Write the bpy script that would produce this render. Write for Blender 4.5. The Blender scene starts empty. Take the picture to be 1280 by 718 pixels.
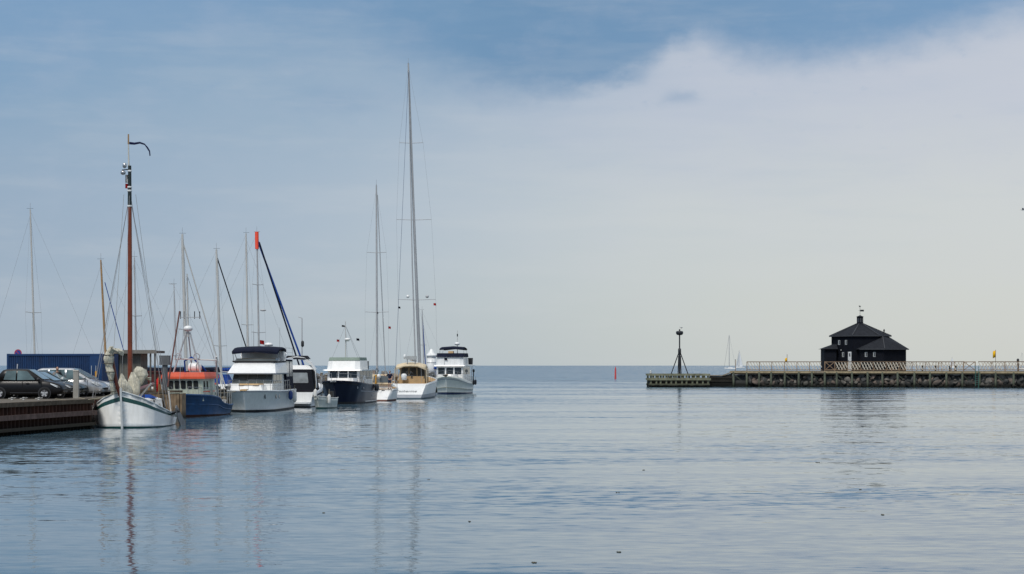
import bpy, bmesh, math, random
from mathutils import Vector, Matrix
R = math.radians
random.seed(7)
scene = bpy.context.scene
COL = scene.collection
F = 2200.0; CX = 640.0; HY = 457.0; H = 3.4        # focal length (px of a 1280 wide frame), horizon row, eye height above water
ZQ = 1.54                                           # quay height above water

def wx(px, Y): return (px - CX) * Y / F             # world X of image column px at depth Y
def wz(py, Y): return H + (HY - py) * Y / F         # world Z of image row py at depth Y

def lin(r, g, b):
    f = lambda c: (c / 255 / 12.92) if c / 255 <= 0.04045 else ((c / 255 + 0.055) / 1.055) ** 2.4
    return (f(r), f(g), f(b))

# ------------------------------------------------------------------ materials
MATS = {}
def mat(name, col, rough=0.6, metal=0.0, var=0.12, scale=2.0, streak=0.0, bump=0.0, bscale=20.0, coat=0.0, stain=None, spec=None):
    if name in MATS: return MATS[name]
    m = bpy.data.materials.new(name); m.use_nodes = True
    nt = m.node_tree; N = nt.nodes; L = nt.links
    b = N['Principled BSDF']
    b.inputs['Roughness'].default_value = rough; b.inputs['Metallic'].default_value = metal
    b.inputs['Specular IOR Level'].default_value = spec if spec is not None else (0.18 if rough >= .7 else 0.5)
    if coat: b.inputs['Coat Weight'].default_value = coat; b.inputs['Coat Roughness'].default_value = 0.05
    tc = N.new('ShaderNodeTexCoord')
    nz = N.new('ShaderNodeTexNoise'); nz.inputs['Scale'].default_value = scale; nz.inputs['Detail'].default_value = 6
    L.new(tc.outputs['Object'], nz.inputs['Vector'])
    rp = N.new('ShaderNodeValToRGB')
    rp.color_ramp.elements[0].position = 0.3; rp.color_ramp.elements[1].position = 0.7
    rp.color_ramp.elements[0].color = tuple(max(0, c * (1 - var)) for c in col) + (1,)
    rp.color_ramp.elements[1].color = tuple(min(1, c * (1 + var)) for c in col) + (1,)
    L.new(nz.outputs['Fac'], rp.inputs['Fac'])
    out = rp.outputs['Color']
    if streak:                                        # rain streaks and grime running down
        mp = N.new('ShaderNodeMapping'); mp.inputs['Scale'].default_value = (5.0, 5.0, 0.5)
        L.new(tc.outputs['Object'], mp.inputs['Vector'])
        n2 = N.new('ShaderNodeTexNoise'); n2.inputs['Scale'].default_value = 1.6; n2.inputs['Detail'].default_value = 4
        L.new(mp.outputs['Vector'], n2.inputs['Vector'])
        r2 = N.new('ShaderNodeValToRGB'); r2.color_ramp.elements[0].position = 0.45; r2.color_ramp.elements[1].position = 0.75
        r2.color_ramp.elements[0].color = (0, 0, 0, 1); r2.color_ramp.elements[1].color = (streak,) * 3 + (1,)
        L.new(n2.outputs['Fac'], r2.inputs['Fac'])
        mx = N.new('ShaderNodeMixRGB'); L.new(r2.outputs['Color'], mx.inputs['Fac']); L.new(out, mx.inputs['Color1'])
        mx.inputs['Color2'].default_value = (stain or tuple(c * 0.35 for c in col)) + (1,)
        out = mx.outputs['Color']
    L.new(out, b.inputs['Base Color'])
    if bump:
        n3 = N.new('ShaderNodeTexNoise'); n3.inputs['Scale'].default_value = bscale; n3.inputs['Detail'].default_value = 5
        L.new(tc.outputs['Object'], n3.inputs['Vector'])
        bp = N.new('ShaderNodeBump'); bp.inputs['Strength'].default_value = bump; bp.inputs['Distance'].default_value = 0.05
        L.new(n3.outputs['Fac'], bp.inputs['Height']); L.new(bp.outputs['Normal'], b.inputs['Normal'])
    MATS[name] = m
    return m

def wet_mat(name, col, low, z0, z1, rough=0.8, var=0.3, scale=1.2, rust=None):
    """a surface standing in the sea: weed and wet below z1, dry above (world height)"""
    if name in MATS: return MATS[name]
    m = bpy.data.materials.new(name); m.use_nodes = True
    nt = m.node_tree; N = nt.nodes; L = nt.links
    b = N['Principled BSDF']; b.inputs['Roughness'].default_value = rough; b.inputs['Specular IOR Level'].default_value = 0.2
    g = N.new('ShaderNodeNewGeometry'); sp = N.new('ShaderNodeSeparateXYZ'); L.new(g.outputs['Position'], sp.inputs['Vector'])
    nz = N.new('ShaderNodeTexNoise'); nz.inputs['Scale'].default_value = scale; nz.inputs['Detail'].default_value = 6
    L.new(g.outputs['Position'], nz.inputs['Vector'])
    rp = N.new('ShaderNodeValToRGB'); rp.color_ramp.elements[0].position = 0.3; rp.color_ramp.elements[1].position = 0.7
    rp.color_ramp.elements[0].color = tuple(c * (1 - var) for c in col) + (1,); rp.color_ramp.elements[1].color = (rust or tuple(min(1, c * (1 + var)) for c in col)) + (1,)
    L.new(nz.outputs['Fac'], rp.inputs['Fac'])
    ad = N.new('ShaderNodeMath'); ad.operation = 'MULTIPLY_ADD'; L.new(nz.outputs['Fac'], ad.inputs[0]); ad.inputs[1].default_value = -0.6; L.new(sp.outputs['Z'], ad.inputs[2])
    mr = N.new('ShaderNodeMapRange'); mr.inputs['From Min'].default_value = z0 - 0.3; mr.inputs['From Max'].default_value = z1 - 0.3
    L.new(ad.outputs[0], mr.inputs['Value'])
    mx = N.new('ShaderNodeMixRGB'); L.new(mr.outputs[0], mx.inputs['Fac']); mx.inputs['Color1'].default_value = low + (1,); L.new(rp.outputs['Color'], mx.inputs['Color2'])
    L.new(mx.outputs['Color'], b.inputs['Base Color'])
    MATS[name] = m
    return m

WHITE = mat('white_gelcoat', (0.80, 0.81, 0.80), 0.25, var=0.05, streak=0.18, stain=(0.5, 0.47, 0.4))
WHITE2 = mat('white_hull_paint', (0.72, 0.74, 0.73), 0.35, var=0.05, streak=0.25, stain=(0.42, 0.42, 0.36))
IVORY = mat('ivory_hull_paint', (0.78, 0.79, 0.72), 0.35, var=0.05, streak=0.25, stain=(0.42, 0.40, 0.3))
PALEGREEN = mat('pale_green_paint', (0.62, 0.68, 0.56), 0.5, var=0.07, streak=0.4, stain=(0.30, 0.26, 0.18))
BLUEHULL = mat('blue_hull_paint', (0.014, 0.066, 0.175), 0.5, var=0.22, streak=0.35, stain=(0.02, 0.03, 0.05))
NAVYHULL = mat('navy_hull_paint', (0.003, 0.005, 0.022), 0.3, var=0.2, spec=.3)
NAVY = mat('navy_canvas', (0.006, 0.009, 0.024), 0.85, var=0.25, bump=0.3, bscale=8)
BLUECLOTH = mat('blue_canvas', (0.012, 0.055, 0.26), 0.85, var=0.25, bump=0.3, bscale=8)
BLACKCLOTH = mat('black_canvas', (0.010, 0.011, 0.016), 0.85, var=0.25)
ORANGE = mat('orange_red_paint', (0.78, 0.11, 0.045), 0.5, var=0.08, streak=0.2)
DKGREEN = mat('dark_green_paint', (0.008, 0.055, 0.050), 0.4, var=0.15)
GREENCLOTH = mat('grey_green_canvas', (0.22, 0.28, 0.24), 0.8, var=0.15)
CREAM = mat('cream_canvas', (0.66, 0.55, 0.38), 0.8, var=0.1)
TAN = mat('tan_canvas', (0.52, 0.36, 0.19), 0.8, var=0.12)
SAIL = mat('cream_sailcloth', (0.60, 0.57, 0.46), 0.9, var=0.22, scale=5, bump=0.25, bscale=9, streak=.3)
def pleats(m):
    nt = m.node_tree; n3 = [n for n in nt.nodes if n.type == 'BUMP'][0].inputs['Height'].links[0].from_node
    mp = nt.nodes.new('ShaderNodeMapping'); mp.inputs['Scale'].default_value = (1.6, 1.6, 0.22); mp.inputs['Rotation'].default_value = (0.25, 0.2, 0)
    src = n3.inputs['Vector'].links[0].from_socket; nt.links.new(src, mp.inputs['Vector']); nt.links.new(mp.outputs['Vector'], n3.inputs['Vector'])
    bp = [n for n in nt.nodes if n.type == 'BUMP'][0]; bp.inputs['Strength'].default_value = 1.0; bp.inputs['Distance'].default_value = 0.10; n3.inputs['Detail'].default_value = 2.5
pleats(SAIL)
TEAK = mat('teak_deck', (0.46, 0.30, 0.14), 0.7, var=0.2, scale=6)
WOODMAST = mat('varnished_spar', (0.19, 0.040, 0.014), 0.35, var=0.25, streak=0.3)
PALEWOOD = mat('pale_spar_wood', (0.36, 0.22, 0.10), 0.5, var=0.2)
ALU = mat('mast_aluminium', (0.52, 0.53, 0.52), 0.45, metal=0.35, var=0.08)
ALUW = mat('white_mast', (0.52, 0.52, 0.50), 0.4, var=0.06)
ALUD = mat('dull_mast', (0.40, 0.41, 0.42), 0.5, metal=0.0, var=0.1)
STEEL = mat('stainless_steel', (0.5, 0.5, 0.5), 0.25, metal=0.9, var=0.05)
WIRE = mat('rigging_wire', (0.30, 0.31, 0.32), 0.5, var=0.05)
ROPE = mat('mooring_rope', (0.30, 0.27, 0.20), 0.95, var=0.2, scale=10)
GLASS = mat('boat_window_glass', (0.022, 0.027, 0.030), 0.06, var=0.3, scale=1.5)
GLASSL = mat('tinted_windscreen', (0.10, 0.115, 0.12), 0.08, var=0.35, scale=1.0)
CARGLASS = mat('car_glass', (0.10, 0.15, 0.16), 0.05, var=0.4, scale=1.3)
RUBBER = mat('black_rubber', (0.012, 0.012, 0.013), 0.75, var=0.2)
DARK = mat('dark_gear', (0.020, 0.021, 0.024), 0.6, var=0.25)
RED = mat('red_cloth', (0.55, 0.025, 0.025), 0.7, var=0.1)
REDOR = mat('dayglo_orange', (0.95, 0.09, 0.04), 0.6, var=0.05)
YELLOW = mat('yellow_cloth', (0.80, 0.45, 0.01), 0.7, var=0.1)
YPLAS = mat('yellow_plastic', (0.62, 0.30, 0.02), 0.5, var=0.1)
REDBOOT = mat('brown_antifouling', (0.10, 0.035, 0.022), 0.6, var=0.2)
BLUEBOOT = mat('dark_blue_boottop', (0.008, 0.015, 0.06), 0.4, var=0.15)
BLACKBOOT = mat('black_boottop', (0.012, 0.012, 0.014), 0.5, var=0.2)
GREYBAND = mat('grey_stripe', (0.30, 0.32, 0.35), 0.4, var=0.08)
LEAD = mat('worn_grey_board', (0.14, 0.145, 0.15), 0.6, var=0.25, streak=0.4)

# ------------------------------------------------------------------ mesh builder
class Quads(list):
    def __init__(q, faces, owner): list.__init__(q, faces); q.owner = owner
    def build(q, *a, **k): return q.owner.build(*a, **k)
class MB:
    def __init__(s): s.v = []; s.f = []; s.m = []; s.s = []
    def add(s, vs, fs, m=0, smooth=False):
        k = len(s.v); s.v += [tuple(v) for v in vs]
        for i, f in enumerate(fs):
            s.f.append([a + k for a in f]); s.m.append(m[i] if isinstance(m, list) else m); s.s.append(smooth)
        return s
    def box(s, c, size, m=0, rz=0.0, M=None):
        hx, hy, hz = [a / 2 for a in size]
        vs = [Vector((x, y, z)) for x in (-hx, hx) for y in (-hy, hy) for z in (-hz, hz)]
        if rz: vs = [Matrix.Rotation(rz, 3, 'Z') @ v for v in vs]
        if M: vs = [M @ v for v in vs]
        vs = [v + Vector(c) for v in vs]
        return s.add(vs, [(0, 1, 3, 2), (4, 6, 7, 5), (0, 4, 5, 1), (2, 3, 7, 6), (0, 2, 6, 4), (1, 5, 7, 3)], m)
    def b2(s, lo, hi, m=0):
        return s.box([(a + b) / 2 for a, b in zip(lo, hi)], [abs(b - a) for a, b in zip(lo, hi)], m)
    def bar(s, p0, p1, w, h, m=0):
        p0 = Vector(p0); p1 = Vector(p1); d = p1 - p0; L = d.length; d.normalize()
        up = Vector((0, 0, 1)) if abs(d.z) < 0.95 else Vector((0, 1, 0))
        sx = d.cross(up).normalized(); sz = sx.cross(d).normalized()
        vs = [p + sx * a * w / 2 + sz * b * h / 2 for p in (p0, p1) for a, b in ((-1, -1), (1, -1), (1, 1), (-1, 1))]
        return s.add(vs, [(0, 1, 2, 3), (7, 6, 5, 4), (0, 4, 5, 1), (1, 5, 6, 2), (2, 6, 7, 3), (3, 7, 4, 0)], m)
    def tube(s, pts, r, m=0, n=8, smooth=True):
        pts = [Vector(p) for p in pts]; k = len(pts)
        rs = r if isinstance(r, (list, tuple)) else [r] * k
        vs = []; fs = []
        ref = None
        for i, p in enumerate(pts):
            d = (pts[min(i + 1, k - 1)] - pts[max(i - 1, 0)])
            d = d.normalized() if d.length > 1e-9 else Vector((0, 0, 1))
            if ref is None: ref = Vector((1, 0, 0)) if abs(d.x) < 0.9 else Vector((0, 1, 0))
            a = (ref - d * ref.dot(d)).normalized(); b = d.cross(a); ref = a
            for j in range(n):
                t = 2 * math.pi * j / n
                vs.append(p + (a * math.cos(t) + b * math.sin(t)) * rs[i])
        for i in range(k - 1):
            for j in range(n):
                j2 = (j + 1) % n
                fs.append((i * n + j, i * n + j2, (i + 1) * n + j2, (i + 1) * n + j))
        s.add(vs, fs, m, smooth)
        return s.add(vs[:n] + vs[-n:], [tuple(range(n - 1, -1, -1)), tuple(range(n, 2 * n))], m)
    def lathe(s, prof, c=(0, 0, 0), n=16, m=0, smooth=True, axis='Z', sx=1, sy=1):
        vs = []; fs = []
        for r, z in prof:
            for j in range(n):
                t = 2 * math.pi * j / n
                v = (r * math.cos(t) * sx, r * math.sin(t) * sy, z)
                if axis == 'Y': v = (v[0], z, v[1])
                if axis == 'X': v = (z, v[0], v[1])
                vs.append((v[0] + c[0], v[1] + c[1], v[2] + c[2]))
        for i in range(len(prof) - 1):
            for j in range(n):
                j2 = (j + 1) % n
                fs.append((i * n + j, i * n + j2, (i + 1) * n + j2, (i + 1) * n + j))
        fs.append(tuple(range(n - 1, -1, -1))); fs.append(tuple(range((len(prof) - 1) * n, len(prof) * n)))
        return s.add(vs, fs, m, smooth)
    def ball(s, c, r, m=0, n=12, smooth=True):
        rx, ry, rz = (r, r, r) if not isinstance(r, (tuple, list)) else r
        k = max(5, n // 2 + 1)
        prof = [(math.sin(math.pi * i / k) if 0 < i < k else 0.02, -math.cos(math.pi * i / k) * rz) for i in range(k + 1)]
        return s.lathe(prof, c, n, m, smooth, sx=rx, sy=ry)
    def ext(s, poly, vec, m=0):
        n = len(poly); p = [Vector(v) for v in poly]; q = [v + Vector(vec) for v in p]
        fs = [tuple(range(n - 1, -1, -1)), tuple(range(n, 2 * n))] + [(i, (i + 1) % n, (i + 1) % n + n, i + n) for i in range(n)]
        return s.add(p + q, fs, m)
    def block(s, bot, z0, top, z1, m=0, smooth=False):
        """frustum over plan polygons (counter-clockwise from above); z may be one number or one per corner"""
        n = len(bot); assert len(top) == n
        Z0 = z0 if isinstance(z0, (list, tuple)) else [z0] * n; Z1 = z1 if isinstance(z1, (list, tuple)) else [z1] * n
        b = [Vector((x, y, z)) for (x, y), z in zip(bot, Z0)]; t = [Vector((x, y, z)) for (x, y), z in zip(top, Z1)]
        s.add(b + t, [tuple(range(n - 1, -1, -1)), tuple(range(n, 2 * n))] + [(i, (i + 1) % n, (i + 1) % n + n, i + n) for i in range(n)], m, smooth)
        return Quads([[b[i], b[(i + 1) % n], t[(i + 1) % n], t[i]] for i in range(n)], s)
    def panel(s, q, u0, u1, v0, v1, off=0.012, th=0.02, m=0, r=0.0):
        bl, br, tr, tl = [Vector(p) for p in q]
        nrm = (br - bl).cross(tl - bl).normalized()
        P = lambda u, v: (bl * (1 - u) + br * u) * (1 - v) + (tl * (1 - u) + tr * u) * v
        du = (br - bl).length * (u1 - u0); dv = (tl - bl).length * (v1 - v0)
        if r > 0:
            r = min(r, du * .45, dv * .45); ru = r / max((br - bl).length, 1e-6); rv = r / max((tl - bl).length, 1e-6)
            uv = []
            for cu, cv, a0 in ((u1 - ru, v0 + rv, -90), (u1 - ru, v1 - rv, 0), (u0 + ru, v1 - rv, 90), (u0 + ru, v0 + rv, 180)):
                for k in range(4):
                    a = R(a0 + 30 * k); uv.append((cu + ru * math.cos(a), cv + rv * math.sin(a)))
        else: uv = [(u0, v0), (u1, v0), (u1, v1), (u0, v1)]
        back = [P(u, v) + nrm * (off - th) for u, v in uv]
        return s.ext(back, nrm * th, m)
    def ring(s, c, R_, r, axis='X', m=0, n=18):
        rg = []
        for i in range(n):
            a = 2 * math.pi * i / n; rr = []
            for k in range(6):
                b = k * math.pi / 3; q = R_ + r * math.cos(b); p = (r * math.sin(b), q * math.cos(a), q * math.sin(a))
                if axis == 'Y': p = (p[1], p[0], p[2])
                if axis == 'Z': p = (p[1], p[2], p[0])
                rr.append(Vector(c) + Vector(p))
            rg.append(rr)
        rg.append(rg[0]); return s.loft(rg, m, cap=False)
    def loft(s, rings, m=0, smooth=True, closed=True, cap=True):
        n = len(rings[0]); vs = [v for r in rings for v in r]; fs = []
        for i in range(len(rings) - 1):
            for j in range(n if closed else n - 1):
                j2 = (j + 1) % n
                fs.append((i * n + j, i * n + j2, (i + 1) * n + j2, (i + 1) * n + j))
        s.add(vs, fs, m, smooth)
        if cap: s.add(list(rings[0]) + list(rings[-1]), [tuple(range(n - 1, -1, -1)), tuple(range(n, 2 * n))], m)
        return s
    def build(s, name, mats, parent=None, fix=True):
        me = bpy.data.meshes.new(name); me.from_pydata(s.v, [], s.f)
        for mm in (mats if isinstance(mats, (list, tuple)) else [mats]): me.materials.append(mm)
        me.polygons.foreach_set('material_index', s.m); me.polygons.foreach_set('use_smooth', s.s)
        if fix:
            bm = bmesh.new(); bm.from_mesh(me); bmesh.ops.recalc_face_normals(bm, faces=bm.faces[:]); bm.to_mesh(me); bm.free()
        me.update()
        o = bpy.data.objects.new(name, me); COL.objects.link(o)
        if parent is not None: o.parent = parent
        return o

def tag(o, label, cat, group=None):
    o['label'] = label; o['category'] = cat
    if group: o['group'] = group
    return o
def thing(name, label, cat, loc=(0, 0, 0), rz=0.0, group=None):
    o = bpy.data.objects.new(name, None); COL.objects.link(o)
    o.location = loc; o.rotation_euler = (0, 0, rz); o.empty_display_size = 0.3
    return tag(o, label, cat, group)
def dup(root, loc, rz=None, label=None, parent=None):
    r = root.copy(); COL.objects.link(r); r.location = loc
    if rz is not None: r.rotation_euler = (0, 0, rz)
    if label: r['label'] = label
    if parent: r.parent = parent
    for ch in list(root.children):
        c = ch.copy(); COL.objects.link(c); c.parent = r
        for g in list(ch.children):
            d = g.copy(); COL.objects.link(d); d.parent = c
    return r
def structure(o):
    o['kind'] = 'structure'; return o
def lerp_table(tab, t):
    for (a, *va), (b, *vb) in zip(tab, tab[1:]):
        if t <= b:
            f = (t - a) / (b - a) if b > a else 0
            f = f * f * (3 - 2 * f) * 0.35 + f * 0.65
            return [x + (y - x) * f for x, y in zip(va, vb)]
    return list(tab[-1][1:])
def sagline(p0, p1, sag, n=8):
    p0 = Vector(p0); p1 = Vector(p1)
    return [p0.lerp(p1, i / n) - Vector((0, 0, sag * 4 * (i / n) * (1 - i / n))) for i in range(n + 1)]
# ------------------------------------------------------------------ camera, sun, sky
cam_d = bpy.data.cameras.new('camera'); cam = bpy.data.objects.new('camera', cam_d); COL.objects.link(cam)
cam.location = (0, 0, H); cam.rotation_euler = (R(90), 0, 0)
cam_d.sensor_width = 36.0; cam_d.lens = F / 1280 * 36.0; cam_d.shift_y = (HY - 359) / 1280
cam_d.clip_start = 0.5; cam_d.clip_end = 80000
scene.camera = cam
SUN_EL, SUN_AZ = 52.0, -155.0                         # azimuth from +Y (view direction), clockwise positive
sd = bpy.data.lights.new('sun', 'SUN'); sd.energy = 2.1; sd.angle = R(14); sd.color = (1.0, 0.95, 0.88)
so = bpy.data.objects.new('sun', sd); COL.objects.link(so)
sv = Vector((math.sin(R(SUN_AZ)) * math.cos(R(SUN_EL)), math.cos(R(SUN_AZ)) * math.cos(R(SUN_EL)), math.sin(R(SUN_EL))))
so.rotation_euler = sv.to_track_quat('Z', 'Y').to_euler()

w = bpy.data.worlds.new('World'); scene.world = w; w.use_nodes = True
nt = w.node_tree; N = nt.nodes; L = nt.links
bg = N['Background']; bg.inputs['Strength'].default_value = 0.1
def M(op, a, b=None, c=None, clamp=False):
    n = N.new('ShaderNodeMath'); n.operation = op; n.use_clamp = clamp
    for i, x in enumerate((a, b, c)):
        if x is None: continue
        if isinstance(x, (int, float)): n.inputs[i].default_value = x
        else: L.new(x, n.inputs[i])
    return n.outputs[0]
def sm(x, lo, hi):
    n = N.new('ShaderNodeMapRange'); n.interpolation_type = 'SMOOTHSTEP'
    L.new(x, n.inputs['Value'])
    for k, v in (('From Min', lo), ('From Max', hi)):
        if isinstance(v, (int, float)): n.inputs[k].default_value = v
        else: L.new(v, n.inputs[k])
    return n.outputs[0]
def ramp(x, pts, grey=False):
    n = N.new('ShaderNodeValToRGB'); L.new(x, n.inputs['Fac']); e = n.color_ramp.elements
    n.color_ramp.interpolation = 'B_SPLINE' if not grey else 'LINEAR'
    while len(e) < len(pts): e.new(0.5)
    for q, (p, c) in zip(e, pts):
        q.position = p; q.color = (c, c, c, 1) if grey else tuple(c) + (1,)
    return n.outputs['Color']
def mix(f, a, b):
    n = N.new('ShaderNodeMixRGB')
    if isinstance(f, (int, float)): n.inputs['Fac'].default_value = f
    else: L.new(f, n.inputs['Fac'])
    for k, x in (('Color1', a), ('Color2', b)):
        if isinstance(x, tuple): n.inputs[k].default_value = x + (1,)
        else: L.new(x, n.inputs[k])
    return n.outputs['Color']
def noise(vec, scale, detail=4, rough=0.5):
    n = N.new('ShaderNodeTexNoise'); n.inputs['Scale'].default_value = scale; n.inputs['Detail'].default_value = detail; n.inputs['Roughness'].default_value = rough
    L.new(vec, n.inputs['Vector']); return n
tc = N.new('ShaderNodeTexCoord'); sp = N.new('ShaderNodeSeparateXYZ'); L.new(tc.outputs['Generated'], sp.inputs['Vector'])
el = M('MULTIPLY', M('ARCSINE', sp.outputs['Z']), 57.2958)
az = M('MULTIPLY', M('ARCTAN2', sp.outputs['X'], sp.outputs['Y']), 57.2958)
cb = N.new('ShaderNodeCombineXYZ'); L.new(az, cb.inputs[0]); L.new(M('MULTIPLY', el, 1.7), cb.inputs[1])
n_big = noise(cb.outputs[0], 0.10, 5, 0.55).outputs['Fac']
n_mid = noise(cb.outputs[0], 0.45, 5, 0.6).outputs['Fac']
n_fine = noise(cb.outputs[0], 1.3, 4, 0.55).outputs['Fac']
at = M('MULTIPLY_ADD', az, 1 / 40.0, 0.5, clamp=True)              # azimuth -20..20 deg -> 0..1
aa = lambda px: 0.5 + math.degrees(math.atan((px - 640) / F)) / 40
ee = lambda py: math.degrees(math.atan((457 - py) / F))
wob = M('MULTIPLY_ADD', n_mid, 1.7, -0.85)
wobf = M('MULTIPLY_ADD', n_fine, 0.9, -0.45)
wobb = M('MULTIPLY_ADD', n_big, 3.0, -1.5)
hor = ramp(at, [(0.0, lin(161, 177, 195)), (aa(200), lin(167, 182, 197)), (aa(640), lin(188, 198, 202)), (aa(960), lin(205, 209, 205)), (1.0, lin(209, 211, 206))])
midc = ramp(at, [(0.0, lin(147, 168, 191)), (aa(200), lin(156, 175, 196)), (aa(520), lin(178, 191, 204)), (aa(800), lin(202, 207, 209)), (1.0, lin(210, 212, 211))])
upc = ramp(at, [(0.0, lin(130, 161, 190)), (aa(250), lin(144, 170, 194)), (aa(560), lin(163, 181, 199)), (aa(860), lin(190, 197, 211)), (1.0, lin(200, 204, 213))])
band = ramp(at, [(0.0, lin(120, 156, 192)), (aa(300), lin(120, 156, 192)), (aa(560), lin(100, 141, 178)), (aa(700), lin(97, 138, 176)), (aa(1000), lin(103, 144, 182)), (1.0, lin(108, 150, 191))])
c = mix(sm(M('ADD', el, wobb), 0.5, 5.0), hor, midc)
c = mix(sm(M('ADD', el, M('ADD', wobb, wob)), 4.5, 9.0), c, upc)
e0 = ramp(at, [(0.0, 9.0 / 15), (aa(0), 9.2 / 15), (aa(250), 10.2 / 15), (aa(440), 10.3 / 15), (aa(530), ee(90) / 15), (aa(620), ee(112) / 15), (aa(700), ee(114) / 15), (aa(770), ee(104) / 15), (aa(805), ee(88) / 15), (aa(838), ee(58) / 15), (aa(880), ee(50) / 15), (aa(930), ee(72) / 15), (aa(1010), ee(82) / 15), (aa(1130), ee(66) / 15), (aa(1240), ee(40) / 15), (1.0, ee(10) / 15)], grey=True)
e0 = M('MULTIPLY', e0, 15.0)
hw = ramp(at, [(0.0, 3.0 / 5), (aa(250), 2.4 / 5), (aa(480), 1.7 / 5), (aa(640), 0.9 / 5), (aa(740), 0.6 / 5), (aa(840), 0.55 / 5), (aa(900), 0.85 / 5), (1.0, 1.0 / 5)], grey=True)
hw = M('MULTIPLY', hw, 5.0)
eb = M('ADD', el, M('ADD', M('MULTIPLY', wob, 0.45), M('MULTIPLY', wobf, 0.75)))
msk = sm(eb, M('SUBTRACT', e0, hw), M('ADD', e0, hw))
c = mix(M('MULTIPLY', msk, 0.92), c, band)
for a0, b0, wa, wb, k in ((5.45, 8.62, 0.55, 0.22, 0.38), (-5.7, 8.55, 1.7, 0.45, 0.40), (4.0, 9.25, 0.5, 0.3, 0.3)):      # thin spots in the cloud sheet
    da = M('DIVIDE', M('SUBTRACT', M('ADD', az, wobf), a0), wa); de = M('DIVIDE', M('SUBTRACT', M('ADD', el, M('MULTIPLY', wobf, 0.4)), b0), wb)
    g_ = M('EXPONENT', M('MULTIPLY', M('ADD', M('MULTIPLY', da, da), M('MULTIPLY', de, de)), -1.0))
    c = mix(M('MULTIPLY', g_, k), c, band)
# thin veils and small gaps in the cloud sheet
veil = sm(n_mid, 0.42, 0.75)
c = mix(M('MULTIPLY', veil, 0.10), c, lin(205, 205, 215))
c = mix(M('MULTIPLY', sm(n_fine, 0.62, 0.8), M('MULTIPLY', sm(el, 5.0, 9.0), 0.18)), c, lin(130, 162, 196))
cs = N.new('ShaderNodeCombineXYZ'); L.new(M('MULTIPLY', az, 0.22), cs.inputs[0]); L.new(M('MULTIPLY', el, 1.5), cs.inputs[1]); cs.inputs[2].default_value = 4.0
n_str = noise(cs.outputs[0], 0.8, 5, 0.55).outputs['Fac']
c = mix(M('MULTIPLY', sm(n_str, 0.45, 0.72), M('MULTIPLY', sm(el, 2.0, 6.0), 0.11)), c, lin(158, 180, 201))
c = mix(M('MULTIPLY', sm(n_str, 0.55, 0.30), 0.12), c, lin(208, 211, 214))
# above the frame: broken blue-grey sheet brightening towards the zenith
upper = mix(sm(n_big, 0.38, 0.62), lin(120, 152, 186), lin(165, 182, 204))
c = mix(sm(el, 13.0, 22.0), c, upper)
c = mix(sm(el, 26.0, 60.0), c, (0.98, 1.0, 1.03))
sc_ = N.new('ShaderNodeVectorMath'); sc_.operation = 'SCALE'; sc_.inputs['Scale'].default_value = 10.0; L.new(c, sc_.inputs[0])
sky = N.new('ShaderNodeTexSky'); sky.sky_type = 'NISHITA'; sky.sun_disc = False
sky.sun_elevation = R(SUN_EL); sky.sun_rotation = R(SUN_AZ)
sky.air_density = 1.0; sky.dust_density = 1.0
L.new(mix(0.10, sc_.outputs[0], sky.outputs['Color']), bg.inputs['Color'])

vs_ = scene.view_settings
scene.display_settings.display_device = 'sRGB'
vs_.view_transform = 'Standard'; vs_.look = 'None'; vs_.gamma = 1.0; vs_.exposure = 0.0; vs_.use_curve_mapping = False
scene.render.engine = 'CYCLES'
scene.cycles.use_denoising = True; scene.cycles.denoiser = 'OPENIMAGEDENOISE'; scene.cycles.denoising_input_passes = 'RGB_ALBEDO_NORMAL'; scene.cycles.denoising_prefilter = 'ACCURATE'
scene.cycles.max_bounces = 6; scene.cycles.caustics_reflective = True; scene.cycles.blur_glossy = 1.0; scene.cycles.caustics_refractive = False
scene.cycles.sample_clamp_indirect = 4.0

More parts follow.
